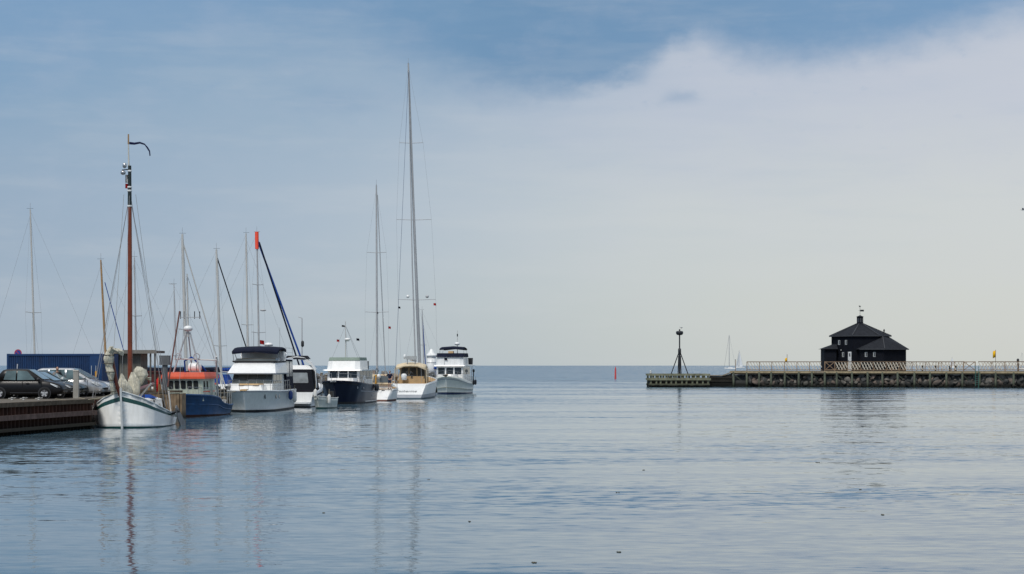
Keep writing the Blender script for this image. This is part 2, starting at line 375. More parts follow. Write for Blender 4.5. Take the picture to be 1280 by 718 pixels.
# ------------------------------------------------------------------ sea
def make_water():
    m = bpy.data.materials.new('sea_water'); m.use_nodes = True
    nt = m.node_tree; N = nt.nodes; L = nt.links
    b = N['Principled BSDF']
    b.inputs['Base Color'].default_value = (0.060, 0.110, 0.145, 1); b.inputs['Roughness'].default_value = 0.04; b.inputs['IOR'].default_value = 1.65
    g = N.new('ShaderNodeNewGeometry'); sp = N.new('ShaderNodeSeparateXYZ'); L.new(g.outputs['Position'], sp.inputs[0])
    def V(op, a, b2=None, s=None):
        n = N.new('ShaderNodeVectorMath'); n.operation = op
        for i, x in enumerate((a, b2)):
            if x is None: continue
            if isinstance(x, tuple): n.inputs[i].default_value = x
            else: L.new(x, n.inputs[i])
        if s is not None:
            if isinstance(s, (int, float)): n.inputs['Scale'].default_value = s
            else: L.new(s, n.inputs['Scale'])
        return n.outputs[0]
    def mm(op, a, b2=None, c2=None, cl=False):
        n = N.new('ShaderNodeMath'); n.operation = op; n.use_clamp = cl
        for i, x in enumerate((a, b2, c2)):
            if x is None: continue
            if isinstance(x, (int, float)): n.inputs[i].default_value = x
            else: L.new(x, n.inputs[i])
        return n.outputs[0]
    def nz(scale, stretch, detail, off, rough=0.5, rot=0.0):
        mp = N.new('ShaderNodeMapping'); mp.inputs['Scale'].default_value = (scale / stretch, scale, 1); mp.inputs['Location'].default_value = off; mp.inputs['Rotation'].default_value = (0, 0, rot)
        L.new(g.outputs['Position'], mp.inputs['Vector'])
        n = N.new('ShaderNodeTexNoise'); n.inputs['Scale'].default_value = 1.0; n.inputs['Detail'].default_value = detail; n.inputs['Roughness'].default_value = rough
        L.new(mp.outputs['Vector'], n.inputs['Vector']); return n
    def rng(x, lo, hi, a, b2):
        n = N.new('ShaderNodeMapRange'); n.interpolation_type = 'SMOOTHSTEP'; L.new(x, n.inputs['Value'])
        for k, v in zip(('From Min', 'From Max', 'To Min', 'To Max'), (lo, hi, a, b2)): n.inputs[k].default_value = v
        return n.outputs[0]
    half = (0.5, 0.5, 0.5)
    swell = V('SUBTRACT', nz(0.30, 5.0, 2.0, (3, 7, 0), rot=R(6)).outputs['Color'], half)
    chop = V('SUBTRACT', nz(1.25, 4.5, 3.0, (13, 1, 0), rot=R(-8)).outputs['Color'], half)
    fine = V('SUBTRACT', nz(5.0, 2.6, 3.0, (5, 23, 0), rot=R(4)).outputs['Color'], half)
    # cat's paws: patches the breeze ruffles, slicks it leaves smooth
    patch = nz(0.050, 5.0, 3.0, (1, 2, 0), 0.6, R(5)).outputs['Fac']
    bands = nz(0.12, 6.0, 2.0, (11, 9, 0), 0.5, R(-4)).outputs['Fac']
    amp = mm('MULTIPLY', rng(patch, 0.36, 0.64, 0.48, 1.32), rng(bands, 0.35, 0.68, 0.76, 1.18))
    open_sea = mm('MULTIPLY_ADD', rng(sp.outputs['Y'], 210.0, 460.0, 0.0, 1.0), 0.8, rng(sp.outputs['Y'], 90.0, 260.0, 0.0, 0.2))
    s1 = V('SCALE', swell, s=0.06)
    s2 = V('SCALE', chop, s=mm('MULTIPLY', amp, mm('MULTIPLY_ADD', open_sea, 0.42, 0.105)))
    s3 = V('SCALE', fine, s=mm('MULTIPLY', amp, mm('MULTIPLY_ADD', open_sea, 0.50, 0.20)))
    t = V('ADD', V('ADD', s1, s2), s3)
    t = V('MULTIPLY', t, (0.8, 1.0, 0.0))
    bias = N.new('ShaderNodeCombineXYZ'); L.new(mm('MULTIPLY_ADD', amp, mm('MULTIPLY_ADD', rng(sp.outputs['Y'], 50.0, 260.0, 0.0, 1.0), -0.024, -0.022), mm('MULTIPLY', open_sea, -0.06)), bias.inputs[1])
    t = V('ADD', t, bias.outputs[0])
    nrm = V('NORMALIZE', V('ADD', t, (0, 0, 1)))
    L.new(nrm, b.inputs['Normal'])
    return m
mb = MB()
ring = [0, 400, 1500, 6000, 30000]
nseg = 48; vs = [(0, 0, 0)]; fs = []
for r_ in ring[1:]:
    vs += [(r_ * math.cos(2 * math.pi * j / nseg), r_ * math.sin(2 * math.pi * j / nseg), 0) for j in range(nseg)]
for j in range(nseg): fs.append((0, 1 + j, 1 + (j + 1) % nseg))
for i in range(len(ring) - 2):
    for j in range(nseg):
        a = 1 + i * nseg; fs.append((a + j, a + nseg + j, a + nseg + (j + 1) % nseg, a + (j + 1) % nseg))
structure(mb.add(vs, fs).build('water', make_water()))
# ------------------------------------------------------------------ quay
GROUND = mat('quay_gravel', (0.13, 0.115, 0.095), 0.95, var=0.3, scale=0.8, bump=0.6, bscale=6)
PILE = wet_mat('rusty_sheet_pile', (0.050, 0.024, 0.018), (0.008, 0.009, 0.007), 0.15, 0.75, rough=0.85, rust=(0.085, 0.038, 0.026))
TIMBER = mat('weathered_timber', (0.095, 0.075, 0.055), 0.9, var=0.35, scale=3, streak=0.5)
PINKTIMBER = mat('reddish_timber', (0.13, 0.088, 0.075), 0.9, var=0.3, scale=3, streak=0.5)
BOARD = mat('brown_board', (0.20, 0.145, 0.09), 0.85, var=0.3, scale=2.5, streak=0.5)
CONC = mat('pale_concrete', (0.36, 0.35, 0.32), 0.9, var=0.12, scale=3, streak=0.3)
edge = [(-26.6, 74.0), (-24.7, 85.0), (-22.9, 95.0), (-23.3, 96.6), (-24.1, 98.5), (-24.3, 106.0), (-24.9, 113.0)]
edge2 = [(-24.9, 113.0), (-21.35, 113.0), (-21.45, 114.3), (-23.6, 114.6), (-23.5, 121.0), (-22.3, 128.0), (-21.9, 140.0)]
poly = edge + edge2[1:] + [(-30.0, 140.0), (-90.0, 146.0), (-90.0, 74.0)]
n = len(poly)
mb = MB().block(poly, -2.0, poly, ZQ)
structure(mb.build('quay_deck', GROUND))

def corrugated(path, z0, z1, pitch=0.42, depth=0.16, out=0.06):
    """sheet piling along a path, kept out of the quay body by OUT"""
    pts = []
    for (a, b) in zip(path, path[1:]):
        a = Vector(a); b = Vector(b); d = b - a; Ls = d.length; d.normalize(); nr = Vector((d.y, -d.x))
        k = max(1, round(Ls / pitch))
        for i in range(k):
            for f, o in ((0.0, 0), (0.28, 0), (0.5, 1), (0.78, 1)):
                p = a + d * (Ls * (i + f) / k) + nr * (out + depth * o); pts.append(p)
    pts.append(Vector(path[-1]) + nr * out)
    mb = MB()
    vs = [(p.x, p.y, z) for p in pts for z in (z0, z1)]
    mb.add(vs, [(2 * i, 2 * i + 2, 2 * i + 3, 2 * i + 1) for i in range(len(pts) - 1)])
    return mb
def along(path, off, z, w, h, m=0, mb=None):
    mb = mb or MB()
    for a, b in zip(path, path[1:]):
        a = Vector(a); b = Vector(b); d = (b - a).normalized(); nr = Vector((d.y, -d.x))
        p = a + nr * off - d * 0.03; q = b + nr * off + d * 0.03
        mb.bar((p.x, p.y, z), (q.x, q.y, z), w, h, m)
    return mb
qw = thing('quay_wall', 'rusty dark sheet pile quay wall with two timber ledges below the parked cars', 'quay wall')
corrugated(edge[:4], -1.0, ZQ - 0.16).build('sheet_piling', PILE, qw, fix=False)
along(edge[:4], 0.10, ZQ - 0.06, 0.5, 0.22).build('capping_beam', TIMBER, qw)
along(edge[:3], 0.36, 0.86, 0.34, 0.24).build('timber_ledge', PINKTIMBER, qw)
along(edge[:3], 0.34, 0.26, 0.24, 0.16).build('timber_ledge', wet_mat('weedy_timber', (0.075, 0.062, 0.048), (0.012, 0.013, 0.009), 0.0, 0.5), qw)
MATS['weedy'] = MATS['weedy_timber']
corrugated(edge[3:], -1.0, ZQ - 0.12, out=0.02).build('sheet_piling', PILE, qw, fix=False)
# timber faced jetty
jt = thing('timber_jetty', 'short jetty faced with upright brown boards behind the green striped sailing boat', 'jetty')
mb = MB()
x = -25.2
while x < -21.4:
    wd = random.uniform(0.17, 0.23); mb.b2((x, 112.80, -0.8), (min(x + wd - 0.015, -21.3), 112.93, 1.62 + random.uniform(-0.03, 0.02))); x += wd
mb.build('board_cladding', wet_mat('jetty_boards', (0.21, 0.15, 0.095), (0.03, 0.027, 0.02), 0.1, 0.55, scale=3.0, var=0.35), jt)
MB().b2((-25.2, 112.72, 1.66), (-21.2, 113.3, 1.80)).build('capping_beam', TIMBER, jt)
MB().b2((-21.28, 112.8, -0.8), (-21.16, 114.2, 1.60)).build('end_board', MATS['jetty_boards'], jt)
for xx in (-24.0, -22.4): MB().tube([(xx, 112.66, -0.8), (xx, 112.66, 1.5)], 0.11, n=8).build('fender_post', MATS['weedy'], jt)

# ------------------------------------------------------------------ shipping container
CBLUE = mat('container_blue', (0.004, 0.036, 0.120), 0.65, var=0.18, streak=0.35, stain=(0.02, 0.02, 0.03))
CBLUE2 = mat('container_blue_frame', (0.005, 0.038, 0.125), 0.5, var=0.18)
ct = thing('shipping_container', 'dark blue corrugated shipping container standing behind the parked cars', 'container', (wx(8.5, 111.5), 111.5, ZQ), R(-14.5))
CL, CH, CW = 6.62, 2.60, 2.44
mb = MB(); k = 44; pr = []
for i in range(k):
    for f, o in ((0.0, 0.0), (0.3, 0.0), (0.5, 0.045), (0.8, 0.045)): pr.append((0.13 + (CL - 0.98) * (i + f) / k, o))
pr.append((0.13 + CL - 0.98, 0.0))
mb.add([(x, 0.03 + o, z) for x, o in pr for z in (0.16, CH - 0.12)], [(2 * i, 2 * i + 2, 2 * i + 3, 2 * i + 1) for i in range(len(pr) - 1)])
mb.b2((0.1, 0.12, 0.16), (CL - 0.1, CW - 0.05, CH - 0.03))
mb.build('corrugated_wall', CBLUE, ct, fix=False)
for z in (0.08, CH - 0.06): MB().b2((0.13, 0.0, z - 0.07), (CL - 0.13, 0.1, z + 0.05)).build('side_rail', CBLUE2, ct)
for xx in (0.0, CL - 0.13): MB().b2((xx, -0.01, 0.0), (xx + 0.13, 0.13, CH)).build('corner_post', CBLUE2, ct)
dr = MB().b2((CL - 0.84, 0.015, 0.16), (CL - 0.14, 0.08, CH - 0.14)).build('side_door', CBLUE2, ct)
for xx in (CL - 0.70, CL - 0.40):
    MB().tube([(xx, -0.02, 0.22), (xx, -0.02, CH - 0.75)], 0.028, n=6).build('lock_rod', mat('pale_lock_rod', (0.40, 0.44, 0.48), 0.5), dr)
MB().b2((CL - 0.44, -0.06, 1.15), (CL - 0.31, -0.035, 1.5)).build('yellow_tag', YPLAS, dr)
mb = MB()   # worn white mark on the wall
mb.ext([(0.72, -0.004, 1.95), (0.79, -0.004, 1.95), (0.75, -0.004, 1.55), (0.70, -0.004, 1.62)], (0, 0.02, 0))
mb.ext([(0.70, -0.004, 1.62), (0.75, -0.004, 1.55), (0.86, -0.004, 1.50), (0.84, -0.004, 1.56)], (0, 0.02, 0)).build('painted_mark', mat('old_white_paint', (0.45, 0.47, 0.5), 0.7), ct)
MB().b2((3.25, -0.01, 1.45), (3.42, 0.02, 1.75)).build('vent_cover', DARK, ct)

# no parking sign behind the container
Ys = 119.0
sg = thing('no_parking_sign', 'round blue no parking sign with red rim showing above the blue container', 'road sign', (wx(22.5, Ys), Ys, ZQ))
zc = wz(441.5, Ys) - ZQ
MB().tube([(0, 0.05, 0), (0, 0.05, zc + 0.2)], 0.03).build('post', STEEL, sg)
MB().lathe([(0.02, 0.0), (0.25, 0.0), (0.25, 0.02), (0.02, 0.02)], (0, 0, zc), 24, axis='Y', smooth=False).build('rim', mat('sign_red', (0.42, 0.03, 0.05), 0.5), sg)
MB().lathe([(0.02, -0.006), (0.185, -0.006), (0.185, 0.004), (0.02, 0.004)], (0, 0, zc), 24, axis='Y', smooth=False).build('disc', mat('sign_blue', (0.012, 0.05, 0.30), 0.5), sg)
MB().bar((-0.13, -0.012, zc + 0.13), (0.13, -0.012, zc - 0.13), 0.006, 0.05).build('slash', MATS['sign_red'], sg)

# concrete post at the car park edge
Y = 100.3
pt = thing('concrete_post', 'square pale concrete post in front of the dark green car', 'post', (wx(95.2, Y), Y, ZQ))
z = wz(463.0, Y) - ZQ
MB().block([(-.15, .13), (-.15, -.13), (.15, -.13), (.15, .13)], -0.05, [(-.14, .12), (-.14, -.12), (.14, -.12), (.14, .12)], z - 0.06).build('shaft', CONC, pt)
MB().block([(-.165, .145), (-.165, -.145), (.165, -.145), (.165, .145)], z - 0.06, [(-.13, .11), (-.13, -.11), (.13, -.11), (.13, .11)], z + 0.02).build('cap', CONC, pt)
for px in (15, 29.5, 48.5):
    tag(MB().lathe([(.07, 0), (.07, .03), (.04, .05), (.04, .09), (.08, .11), (.06, .14), (.02, .15)], (0, 0, 0), 10).bar((-.2, 0, .08), (.2, .02, .12), .04, .04).build('mooring_cleat', mat('pale_iron', (.42, .42, .40), .6, var=.2)), 'small pale mooring cleat on the quay edge below the black hatchback', 'cleat', 'mooring cleats').location = (wx(px, 93.5), 93.5, ZQ + .02)
# grey steel post with broad head on the jetty
Y = 113.6
pt = thing('steel_dolphin_post', 'grey steel post with broad box head standing on the timber jetty', 'post', (wx(206.2, Y), Y, ZQ))
GREYST = mat('grey_painted_steel', (0.115, 0.12, 0.125), 0.6, var=0.15, streak=0.3)
z1 = wz(456.5, Y) - ZQ; z2 = wz(444.6, Y) - ZQ
MB().tube([(0, 0, 0), (0, 0, z1)], 0.185, n=14).build('shaft', GREYST, pt)
mb = MB(); b = [(-.31, .28), (-.31, -.28), (.31, -.28), (.31, .28)]
mb.block(b, z1, b, z2 - 0.03); b2 = [(x * 1.03, y * 1.03) for x, y in b]; mb.block(b2, z2 - 0.03, b2, z2).build('box_head', GREYST, pt)

# flat roofed shed with porch
SHG = mat('grey_shed_board', (0.17, 0.17, 0.15), 0.85, var=0.2, scale=2.5, streak=0.4)
Y = 118.2
sh = thing('flat_roofed_shed', 'small grey boarded shed with flat overhanging roof beside the blue container', 'shed', (0, Y, ZQ))
xa, xb = wx(149.5, Y), wx(176, Y); zr = wz(441.5, Y) - ZQ
mb = MB(); x = xa
mb.b2((xa, 0.05, 0), (xb, 2.2, zr - 0.02))
while x < xb - 0.05:
    mb.b2((x, 0.0 + random.uniform(0, .012), 0.02), (min(x + 0.135, xb), 0.045, zr - 0.03)); x += 0.15
mb.build('boarded_wall', SHG, sh)
mb = MB(); mb.b2((wx(136, Y), -0.5, zr), (wx(196.5, Y), 2.6, zr + 0.16)).build('roof', mat('roof_felt', (0.10, 0.095, 0.085), 0.9, var=0.2), sh)
MB().b2((wx(135.5, Y), -0.545, zr - 0.04), (wx(197, Y), -0.503, zr + 0.2)).build('fascia', mat('grey_fascia', (0.20, 0.19, 0.17), 0.8, streak=0.3), sh)
for px in (189.5, 195): MB().b2((wx(px, Y) - 0.05, -0.4, 0), (wx(px, Y) + 0.05, -0.3, zr - 0.04)).build('porch_post', mat('porch_post', (0.12, 0.12, 0.11), 0.8), sh)
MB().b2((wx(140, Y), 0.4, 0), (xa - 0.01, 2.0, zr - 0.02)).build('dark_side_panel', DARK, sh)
# maroon tank on timber legs
MAROON = mat('maroon_steel', (0.085, 0.012, 0.010), 0.55, var=0.3, streak=0.4)
Y = 127.0
tk = thing('steel_tank', 'long maroon steel tank on timber legs behind the orange roofed fishing boat', 'tank', (0, Y, ZQ))
xa, xb = wx(178, Y), wx(247, Y); za, zb = wz(478, Y) - ZQ, wz(464.3, Y) - ZQ
mb = MB(); b = [(xa, 1.6), (xa, 0), (xb, 0), (xb, 1.6)]; mb.block(b, za, b, zb)
for i in range(9): xx = xa + (xb - xa) * i / 8; mb.b2((xx - 0.03, -0.05, za), (xx + 0.03, 0, zb))
mb.b2((xa - 0.05, -0.08, zb - 0.08), (xb + 0.05, 1.65, zb + 0.02)).build('tank_body', MAROON, tk)
for i in range(11):
    xx = xa + 0.1 + (xb - xa - 0.2) * i / 10; MB().b2((xx - 0.09, 0.1, 0), (xx + 0.09, 0.3, za)).build('leg', mat('brown_leg_timber', (0.24, 0.13, 0.06), 0.85, var=0.3), tk)

# ------------------------------------------------------------------ cars
def make_car(name, label, nose_px, Y, Lc, Hc, Wc, paint, roofp, xw, rw, glass_polys, tilt=0.0, sc=1.06, lamp=True):
    """local +x = nose; the side facing the quay edge road is -y. roofp: (x rear belt, x roof rear, x roof front, x cowl) as distances behind the nose"""
    t = thing(name, label, 'car', (wx(nose_px, Y) - Lc * sc, Y, ZQ), R(tilt), 'cars parked nose to the water'); t.scale = (sc,) * 3
    W2 = Wc / 2; zbelt = Hc * 0.60; zro = Hc
    xr, xrr, xrf, xc = [Lc - d for d in roofp]
    mb = MB(); rings = []
    for f, zl, zt, wf in ((0.0, .36, .62, .80), (0.012, .28, .78, .90), (0.05, .24, .97, .96), (0.15, .22, 1.0, 1.0), (0.4, .2, 1.0, 1.0), (0.62, .2, 1.0, 1.0), (max(0.63, xc / Lc), .2, 0.985, 1.0), (0.86, .22, .90, .985), (0.94, .24, .80, .93), (0.985, .28, .66, .80), (1.0, .36, .50, .66)):
        x = f * Lc; w = W2 * wf; zt = zbelt * zt; zl = zl + 0.0
        prof = [(w * .94, zl), (w, zl + .14), (w * 1.0, zl + (zt - zl) * .55), (w * .97, zt - .05), (w * .90, zt), (w * .45, zt + .025)]
        rings.append([(x, -y, z) for y, z in prof] + [(x, y, z) for y, z in reversed(prof)])
    mb.loft(rings)
    wb, wr = W2 * .93, W2 * .72
    rr = []
    nn = 4
    stations = [(xr, 0.0), (xr + (xrr - xr) * .5, .55), (xrr - .05, .90), (xrr + .12, .985), ((xrr + xrf) / 2, 1.0), (xrf - .10, .985), (xrf + .08, .93), (xrf + (xc - xrf) * .5, .52), (xc, 0.0)]
    for x, h in stations:
        h = max(h, 0.02); z1 = zbelt - .02 + (zro - zbelt) * h; w1 = wb + (wr - wb) * h
        prof = [(wb, zbelt - .05), (w1 + .012, z1 - .05 * h), (w1 - .07, z1), (w1 * .4, z1 + .015)]
        rr.append([(x, -y, z) for y, z in prof] + [(x, y, z) for y, z in reversed(prof)])
    mb.loft(rr)
    mb.build('body', paint, t)
    def side(x, z, s):
        h = min(1, max(0, (z - zbelt) / (zro - zbelt))); return s * (wb + (wr - wb) * h + .022)
    for pl in glass_polys:
        for s in (-1, 1):
            p = [(Lc - d, side(0, zbelt + (zro - zbelt) * hh, s), zbelt + (zro - zbelt) * hh) for d, hh in pl]
            MB().ext(p, (0, -s * .03, 0)).build('side_window', CARGLASS, t)
    q = [(xc - .03, -wb * .93, zbelt + .03), (xc - .03, wb * .93, zbelt + .03), (xrf + .02, wr * .94, zro - .04), (xrf + .02, -wr * .94, zro - .04)]
    MB().panel(q, 0, 1, 0.04, 0.93, off=.045, th=.03, r=.05).build('windscreen', mat('car_windscreen', (0.20, 0.25, 0.26), 0.06, var=0.3), t)
    for s in (-1, 1):
        for x in xw:
            x = Lc - x
            wh = MB().lathe([(rw * .62, -.09), (rw * .93, -.10), (rw, -.06), (rw, .06), (rw * .93, .10), (rw * .62, .09)], (x, s * (W2 - .06), rw), 24, axis='Y').build('wheel', RUBBER, t)
            mb = MB().lathe([(.02, -.02), (rw * .64, -.02), (rw * .64, .02), (.02, .02)], (x, s * (W2 + .015), rw), 20, axis='Y', smooth=False)
            for k in range(5):
                a = 2 * math.pi * k / 5 + .3; d = Vector((math.cos(a), 0, math.sin(a)))
                c0 = Vector((x, s * (W2 + .045), rw)); mb.bar(c0 + d * .03, c0 + d * rw * .62, .02, .085, 1)
            mb.ball((x, s * (W2 + .04), rw), (.06, .03, .06), 1)
            mb.build('rim', [mat('wheel_dark', (0.06, 0.06, 0.065), 0.5), mat('alloy_wheel', (0.52, 0.53, 0.54), 0.35, metal=0.3)], wh)
            MB().lathe([(rw * 1.0, -.012), (rw * 1.17, -.012), (rw * 1.17, .012), (rw * 1.0, .012)], (x, s * (W2 + .001), rw + .01), 24, axis='Y', smooth=False).build('wheel_arch', DARK, t)
        MB().ball((xc - .28, s * (W2 + .09), zbelt + .08), (.09, .11, .075)).build('wing_mirror', paint if roofp[0] > 3.9 else DARK, t)
        if lamp:
            MB().ext([(Lc - .62, s * (W2 * .985), zbelt * .86), (Lc - .20, s * (W2 * .90), zbelt * .70), (Lc - .12, s * W2 * .80, zbelt * .62), (Lc - .30, s * W2 * .96, zbelt * .64), (Lc - .58, s * W2 * 1.0, zbelt * .78)], (0, s * .03, 0.01)).build('headlight', mat('headlight_glass', (0.66, 0.70, 0.72), 0.15), t)
        for d in (roofp[3] + .85,):
            MB().b2((Lc - d - .08, s * (W2 * .985), zbelt * .84), (Lc - d + .08, s * (W2 + .03), zbelt * .87)).build('door_handle', paint, t)
        MB().b2((Lc * .25, s * W2 * .99, .30), (Lc * .72, s * (W2 + .012), .34)).build('sill_trim', DARK, t)
    MB().b2((Lc - .03, -W2 * .5, .37), (Lc + .006, W2 * .5, .44)).build('grille', DARK, t)
    for s in (-1, 1):
        MB().ball((Lc - .20, s * W2 * .84, .36), (.05, .04, .04)).build('fog_lamp', MATS['headlight_glass'] if lamp else DARK, t)
        for d in (roofp[3] + .12, roofp[3] + 1.12):
            MB().b2((Lc - d - .008, s * (W2 - .02), .34), (Lc - d + .008, s * (W2 + .006), zbelt * .97)).build('door_seam', RUBBER, t)
    return t
CB = mat('car_black', (0.005, 0.0048, 0.006), 0.35, var=0.1, coat=0.06, spec=0.3)
CG = mat('car_dark_green', (0.010, 0.022, 0.024), 0.3, var=0.1, coat=0.3)
CK = mat('car_charcoal', (0.022, 0.024, 0.028), 0.3, var=0.1, coat=0.3)
CS = mat('car_silver', (0.42, 0.43, 0.44), 0.28, metal=0.5, var=0.06, coat=0.6)
CP = mat('car_pale_silver', (0.50, 0.52, 0.54), 0.28, metal=0.35, var=0.06, coat=0.6)
make_car('parked_car', 'black five door hatchback parked at the quay edge beside the container', 81.5, 98.6, 3.62, 1.58, 1.62, CB, (3.58, 3.10, 1.85, 0.95), (0.92, 3.27 - 0.0), .29,
         [[(1.42, .08), (1.86, .80), (2.36, .84), (2.36, .06)], [(2.44, .06), (2.44, .84), (2.95, .80), (3.06, .10)]], tilt=1.5)
make_car('parked_car', 'charcoal hatchback between the black car and the dark green car', 98.5, 101.2, 4.1, 1.44, 1.72, CK, (4.0, 3.4, 2.1, 1.1), (0.85, 3.35), .30,
         [[(1.55, .08), (2.05, .80), (2.6, .84), (2.6, .06)], [(2.7, .06), (2.7, .84), (3.3, .80), (3.6, .10)]])
make_car('parked_car', 'dark green car with alloy wheels partly behind the concrete post', 106.5, 103.4, 4.1, 1.47, 1.72, CG, (4.0, 3.3, 2.0, 1.05), (0.85, 3.35), .30,
         [[(1.45, .08), (1.98, .80), (2.5, .84), (2.5, .06)], [(2.6, .06), (2.6, .84), (3.2, .80), (3.5, .10)]])
make_car('parked_car', 'silver people carrier with a pale sloping windscreen beside the concrete post', 132.5, 105.6, 4.4, 1.62, 1.80, CS, (4.3, 3.6, 1.75, 0.70), (1.12, 3.75), .32,
         [[(1.10, .06), (1.72, .80), (2.05, .84), (2.05, .05)], [(2.15, .05), (2.15, .85), (3.0, .84), (3.0, .05)], [(3.1, .06), (3.1, .84), (3.6, .78), (3.9, .12)]])
make_car('parked_car', 'pale silver car with only its bonnet showing past the silver people carrier', 146.0, 108.0, 4.2, 1.46, 1.74, CP, (4.1, 3.4, 2.1, 1.15), (0.85, 3.4), .30,
         [[(1.55, .08), (2.05, .80), (2.6, .84), (2.6, .06)]])
# ------------------------------------------------------------------ people
SKIN = mat('skin', (0.42, 0.24, 0.17), 0.6, var=0.08)
HAIR = mat('dark_hair', (0.03, 0.02, 0.015), 0.8, var=0.2)
def skin_mesh(name, joints, bones, m, parent, sub=2, root=0):
    me = bpy.data.meshes.new(name); me.from_pydata([j[0] for j in joints], bones, [])
    o = bpy.data.objects.new('temporary', me); COL.objects.link(o)
    md = o.modifiers.new('s', 'SKIN'); md.use_smooth_shade = True
    if not me.skin_vertices: me.skin_vertices.new()
    for i, (p, r) in enumerate(joints):
        sv_ = me.skin_vertices[0].data[i]; sv_.radius = (r, r) if not isinstance(r, tuple) else r
        sv_.use_root = (i == root)
    s2 = o.modifiers.new('u', 'SUBSURF'); s2.levels = sub; s2.render_levels = sub
    dg = bpy.context.evaluated_depsgraph_get(); ev = o.evaluated_get(dg)
    nm = bpy.data.meshes.new_from_object(ev); nm.name = name
    bpy.data.objects.remove(o); nm.materials.clear(); nm.materials.append(m)
    for p in nm.polygons: p.use_smooth = True; p.material_index = 0
    r = bpy.data.objects.new(name, nm); COL.objects.link(r); r.parent = parent
    return r
def make_person(label, loc, rz, shirt, legs, armL, armR, height=1.75, hair=HAIR):
    """standing figure facing local -y; arms given as (elbow, wrist) points"""
    t = thing('person', label, 'person', loc, rz); k = height / 1.75; t.scale = (k,) * 3
    J = []; B = []
    def j(p, r, par=None):
        J.append((p, r)); i = len(J) - 1
        if par is not None: B.append((par, i))
        return i
    pel = j((0, 0, .93), (.15, .11)); wai = j((0, 0, 1.08), (.135, .10), pel); che = j((0, .005, 1.30), (.165, .115), wai)
    nb = j((0, .01, 1.44), (.075, .07), che); nk = j((0, -.005, 1.53), .055, nb)
    hd = j((0, -.02, 1.62), (.075, .09), nk); ht = j((0, -.015, 1.70), (.07, .085), hd)
    for s, (el_, wr_) in ((-1, armR), (1, armL)):
        sh_ = j((s * .19, .01, 1.41), .055, che); e = j(el_, .042, sh_); w_ = j(wr_, .03, e)
        d = (Vector(wr_) - Vector(el_)).normalized()
        side = d.cross(Vector((0, 1, 0))).normalized() if abs(d.y) < .9 else Vector((1, 0, 0))
        pm = j(tuple(Vector(wr_) + d * .07), (.034, .022), w_)
        for q, (o_, ln) in enumerate(((-.03, .075), (-.01, .085), (.011, .08), (.031, .062))):
            a = j(tuple(Vector(wr_) + d * .105 + side * o_), .009, pm); j(tuple(Vector(wr_) + d * (.105 + ln) + side * o_ * 1.1 + Vector((0, -.02, 0))), .007, a)
        th_ = j(tuple(Vector(wr_) + d * .04 - side * .045 + Vector((0, -.02, 0))), .011, w_); j(tuple(Vector(wr_) + d * .09 - side * .06 + Vector((0, -.03, 0))), .008, th_)
        hp = j((s * .09, 0, .88), .095, pel); kn = j((s * .10, -.012, .50), .058, hp); an = j((s * .105, .02, .09), .038, kn)
        fo = j((s * .12, -.09, .045), (.042, .03), an); j((s * .13, -.17, .035), (.036, .022), fo)
    body = skin_mesh('body', J, B, SKIN, t)
    # head features: nose, brow and ears belong to the same skin tone, eyes and mouth sit on it
    MB().ball((0, -.02, 1.655), (.078, .098, .115), n=16).ball((0, -.118, 1.645), (.014, .02, .022)).ball((-.08, 0, 1.65), (.012, .022, .032)).ball((.08, 0, 1.65), (.012, .022, .032)).build('face', SKIN, t)
    for s in (-1, 1): MB().ball((s * .032, -.106, 1.668), (.012, .008, .008)).build('eye', DARK, t)
    MB().ball((0, -.108, 1.60), (.024, .008, .007)).build('mouth', mat('lips', (.30, .10, .08), .6), t)
    MB().ball((0, .012, 1.695), (.088, .098, .088), n=16).build('hair', hair, t)
    # shirt
    J2 = [((0, 0, .94), (.165, .125)), ((0, 0, 1.08), (.155, .118)), ((0, .005, 1.30), (.182, .13)), ((0, .01, 1.42), (.10, .085))]; B2 = [(0, 1), (1, 2), (2, 3)]
    for s, (el_, wr_) in ((-1, armR), (1, armL)):
        J2.append(((s * .19, .01, 1.40), .075)); B2.append((2, len(J2) - 1)); a = Vector((s * .19, .01, 1.40)); J2.append((tuple(a.lerp(Vector(el_), .8)), .062)); B2.append((len(J2) - 2, len(J2) - 1))
    skin_mesh('shirt', J2, B2, shirt, t)
    J3 = [((0, 0, .97), (.165, .125))]; B3 = []
    for s in (-1, 1):
        J3.append(((s * .095, 0, .86), .112)); B3.append((0, len(J3) - 1)); J3.append(((s * .10, -.01, .52), .088)); B3.append((len(J3) - 2, len(J3) - 1))
    skin_mesh('shorts', J3, B3, legs, t)
    for s in (-1, 1): MB().ball((s * .125, -.07, .04), (.055, .135, .05)).build('shoe', DARK, t)
    return t
NAVYT = mat('navy_shirt', (0.008, 0.012, 0.035), 0.9, var=0.15)
DENIM = mat('blue_shorts', (0.045, 0.065, 0.12), 0.9, var=0.15)
DKSH = mat('dark_jacket', (0.015, 0.017, 0.022), 0.9, var=0.15)
Y = 104.55
make_person('person in a dark jacket standing between the parked cars, only head and shoulders showing', (wx(71.6, Y), Y, ZQ), R(20), DKSH, DKSH, ((.25, .02, 1.15), (.24, -.06, .92)), ((-.25, .02, 1.15), (-.24, -.06, .92)), 1.76)
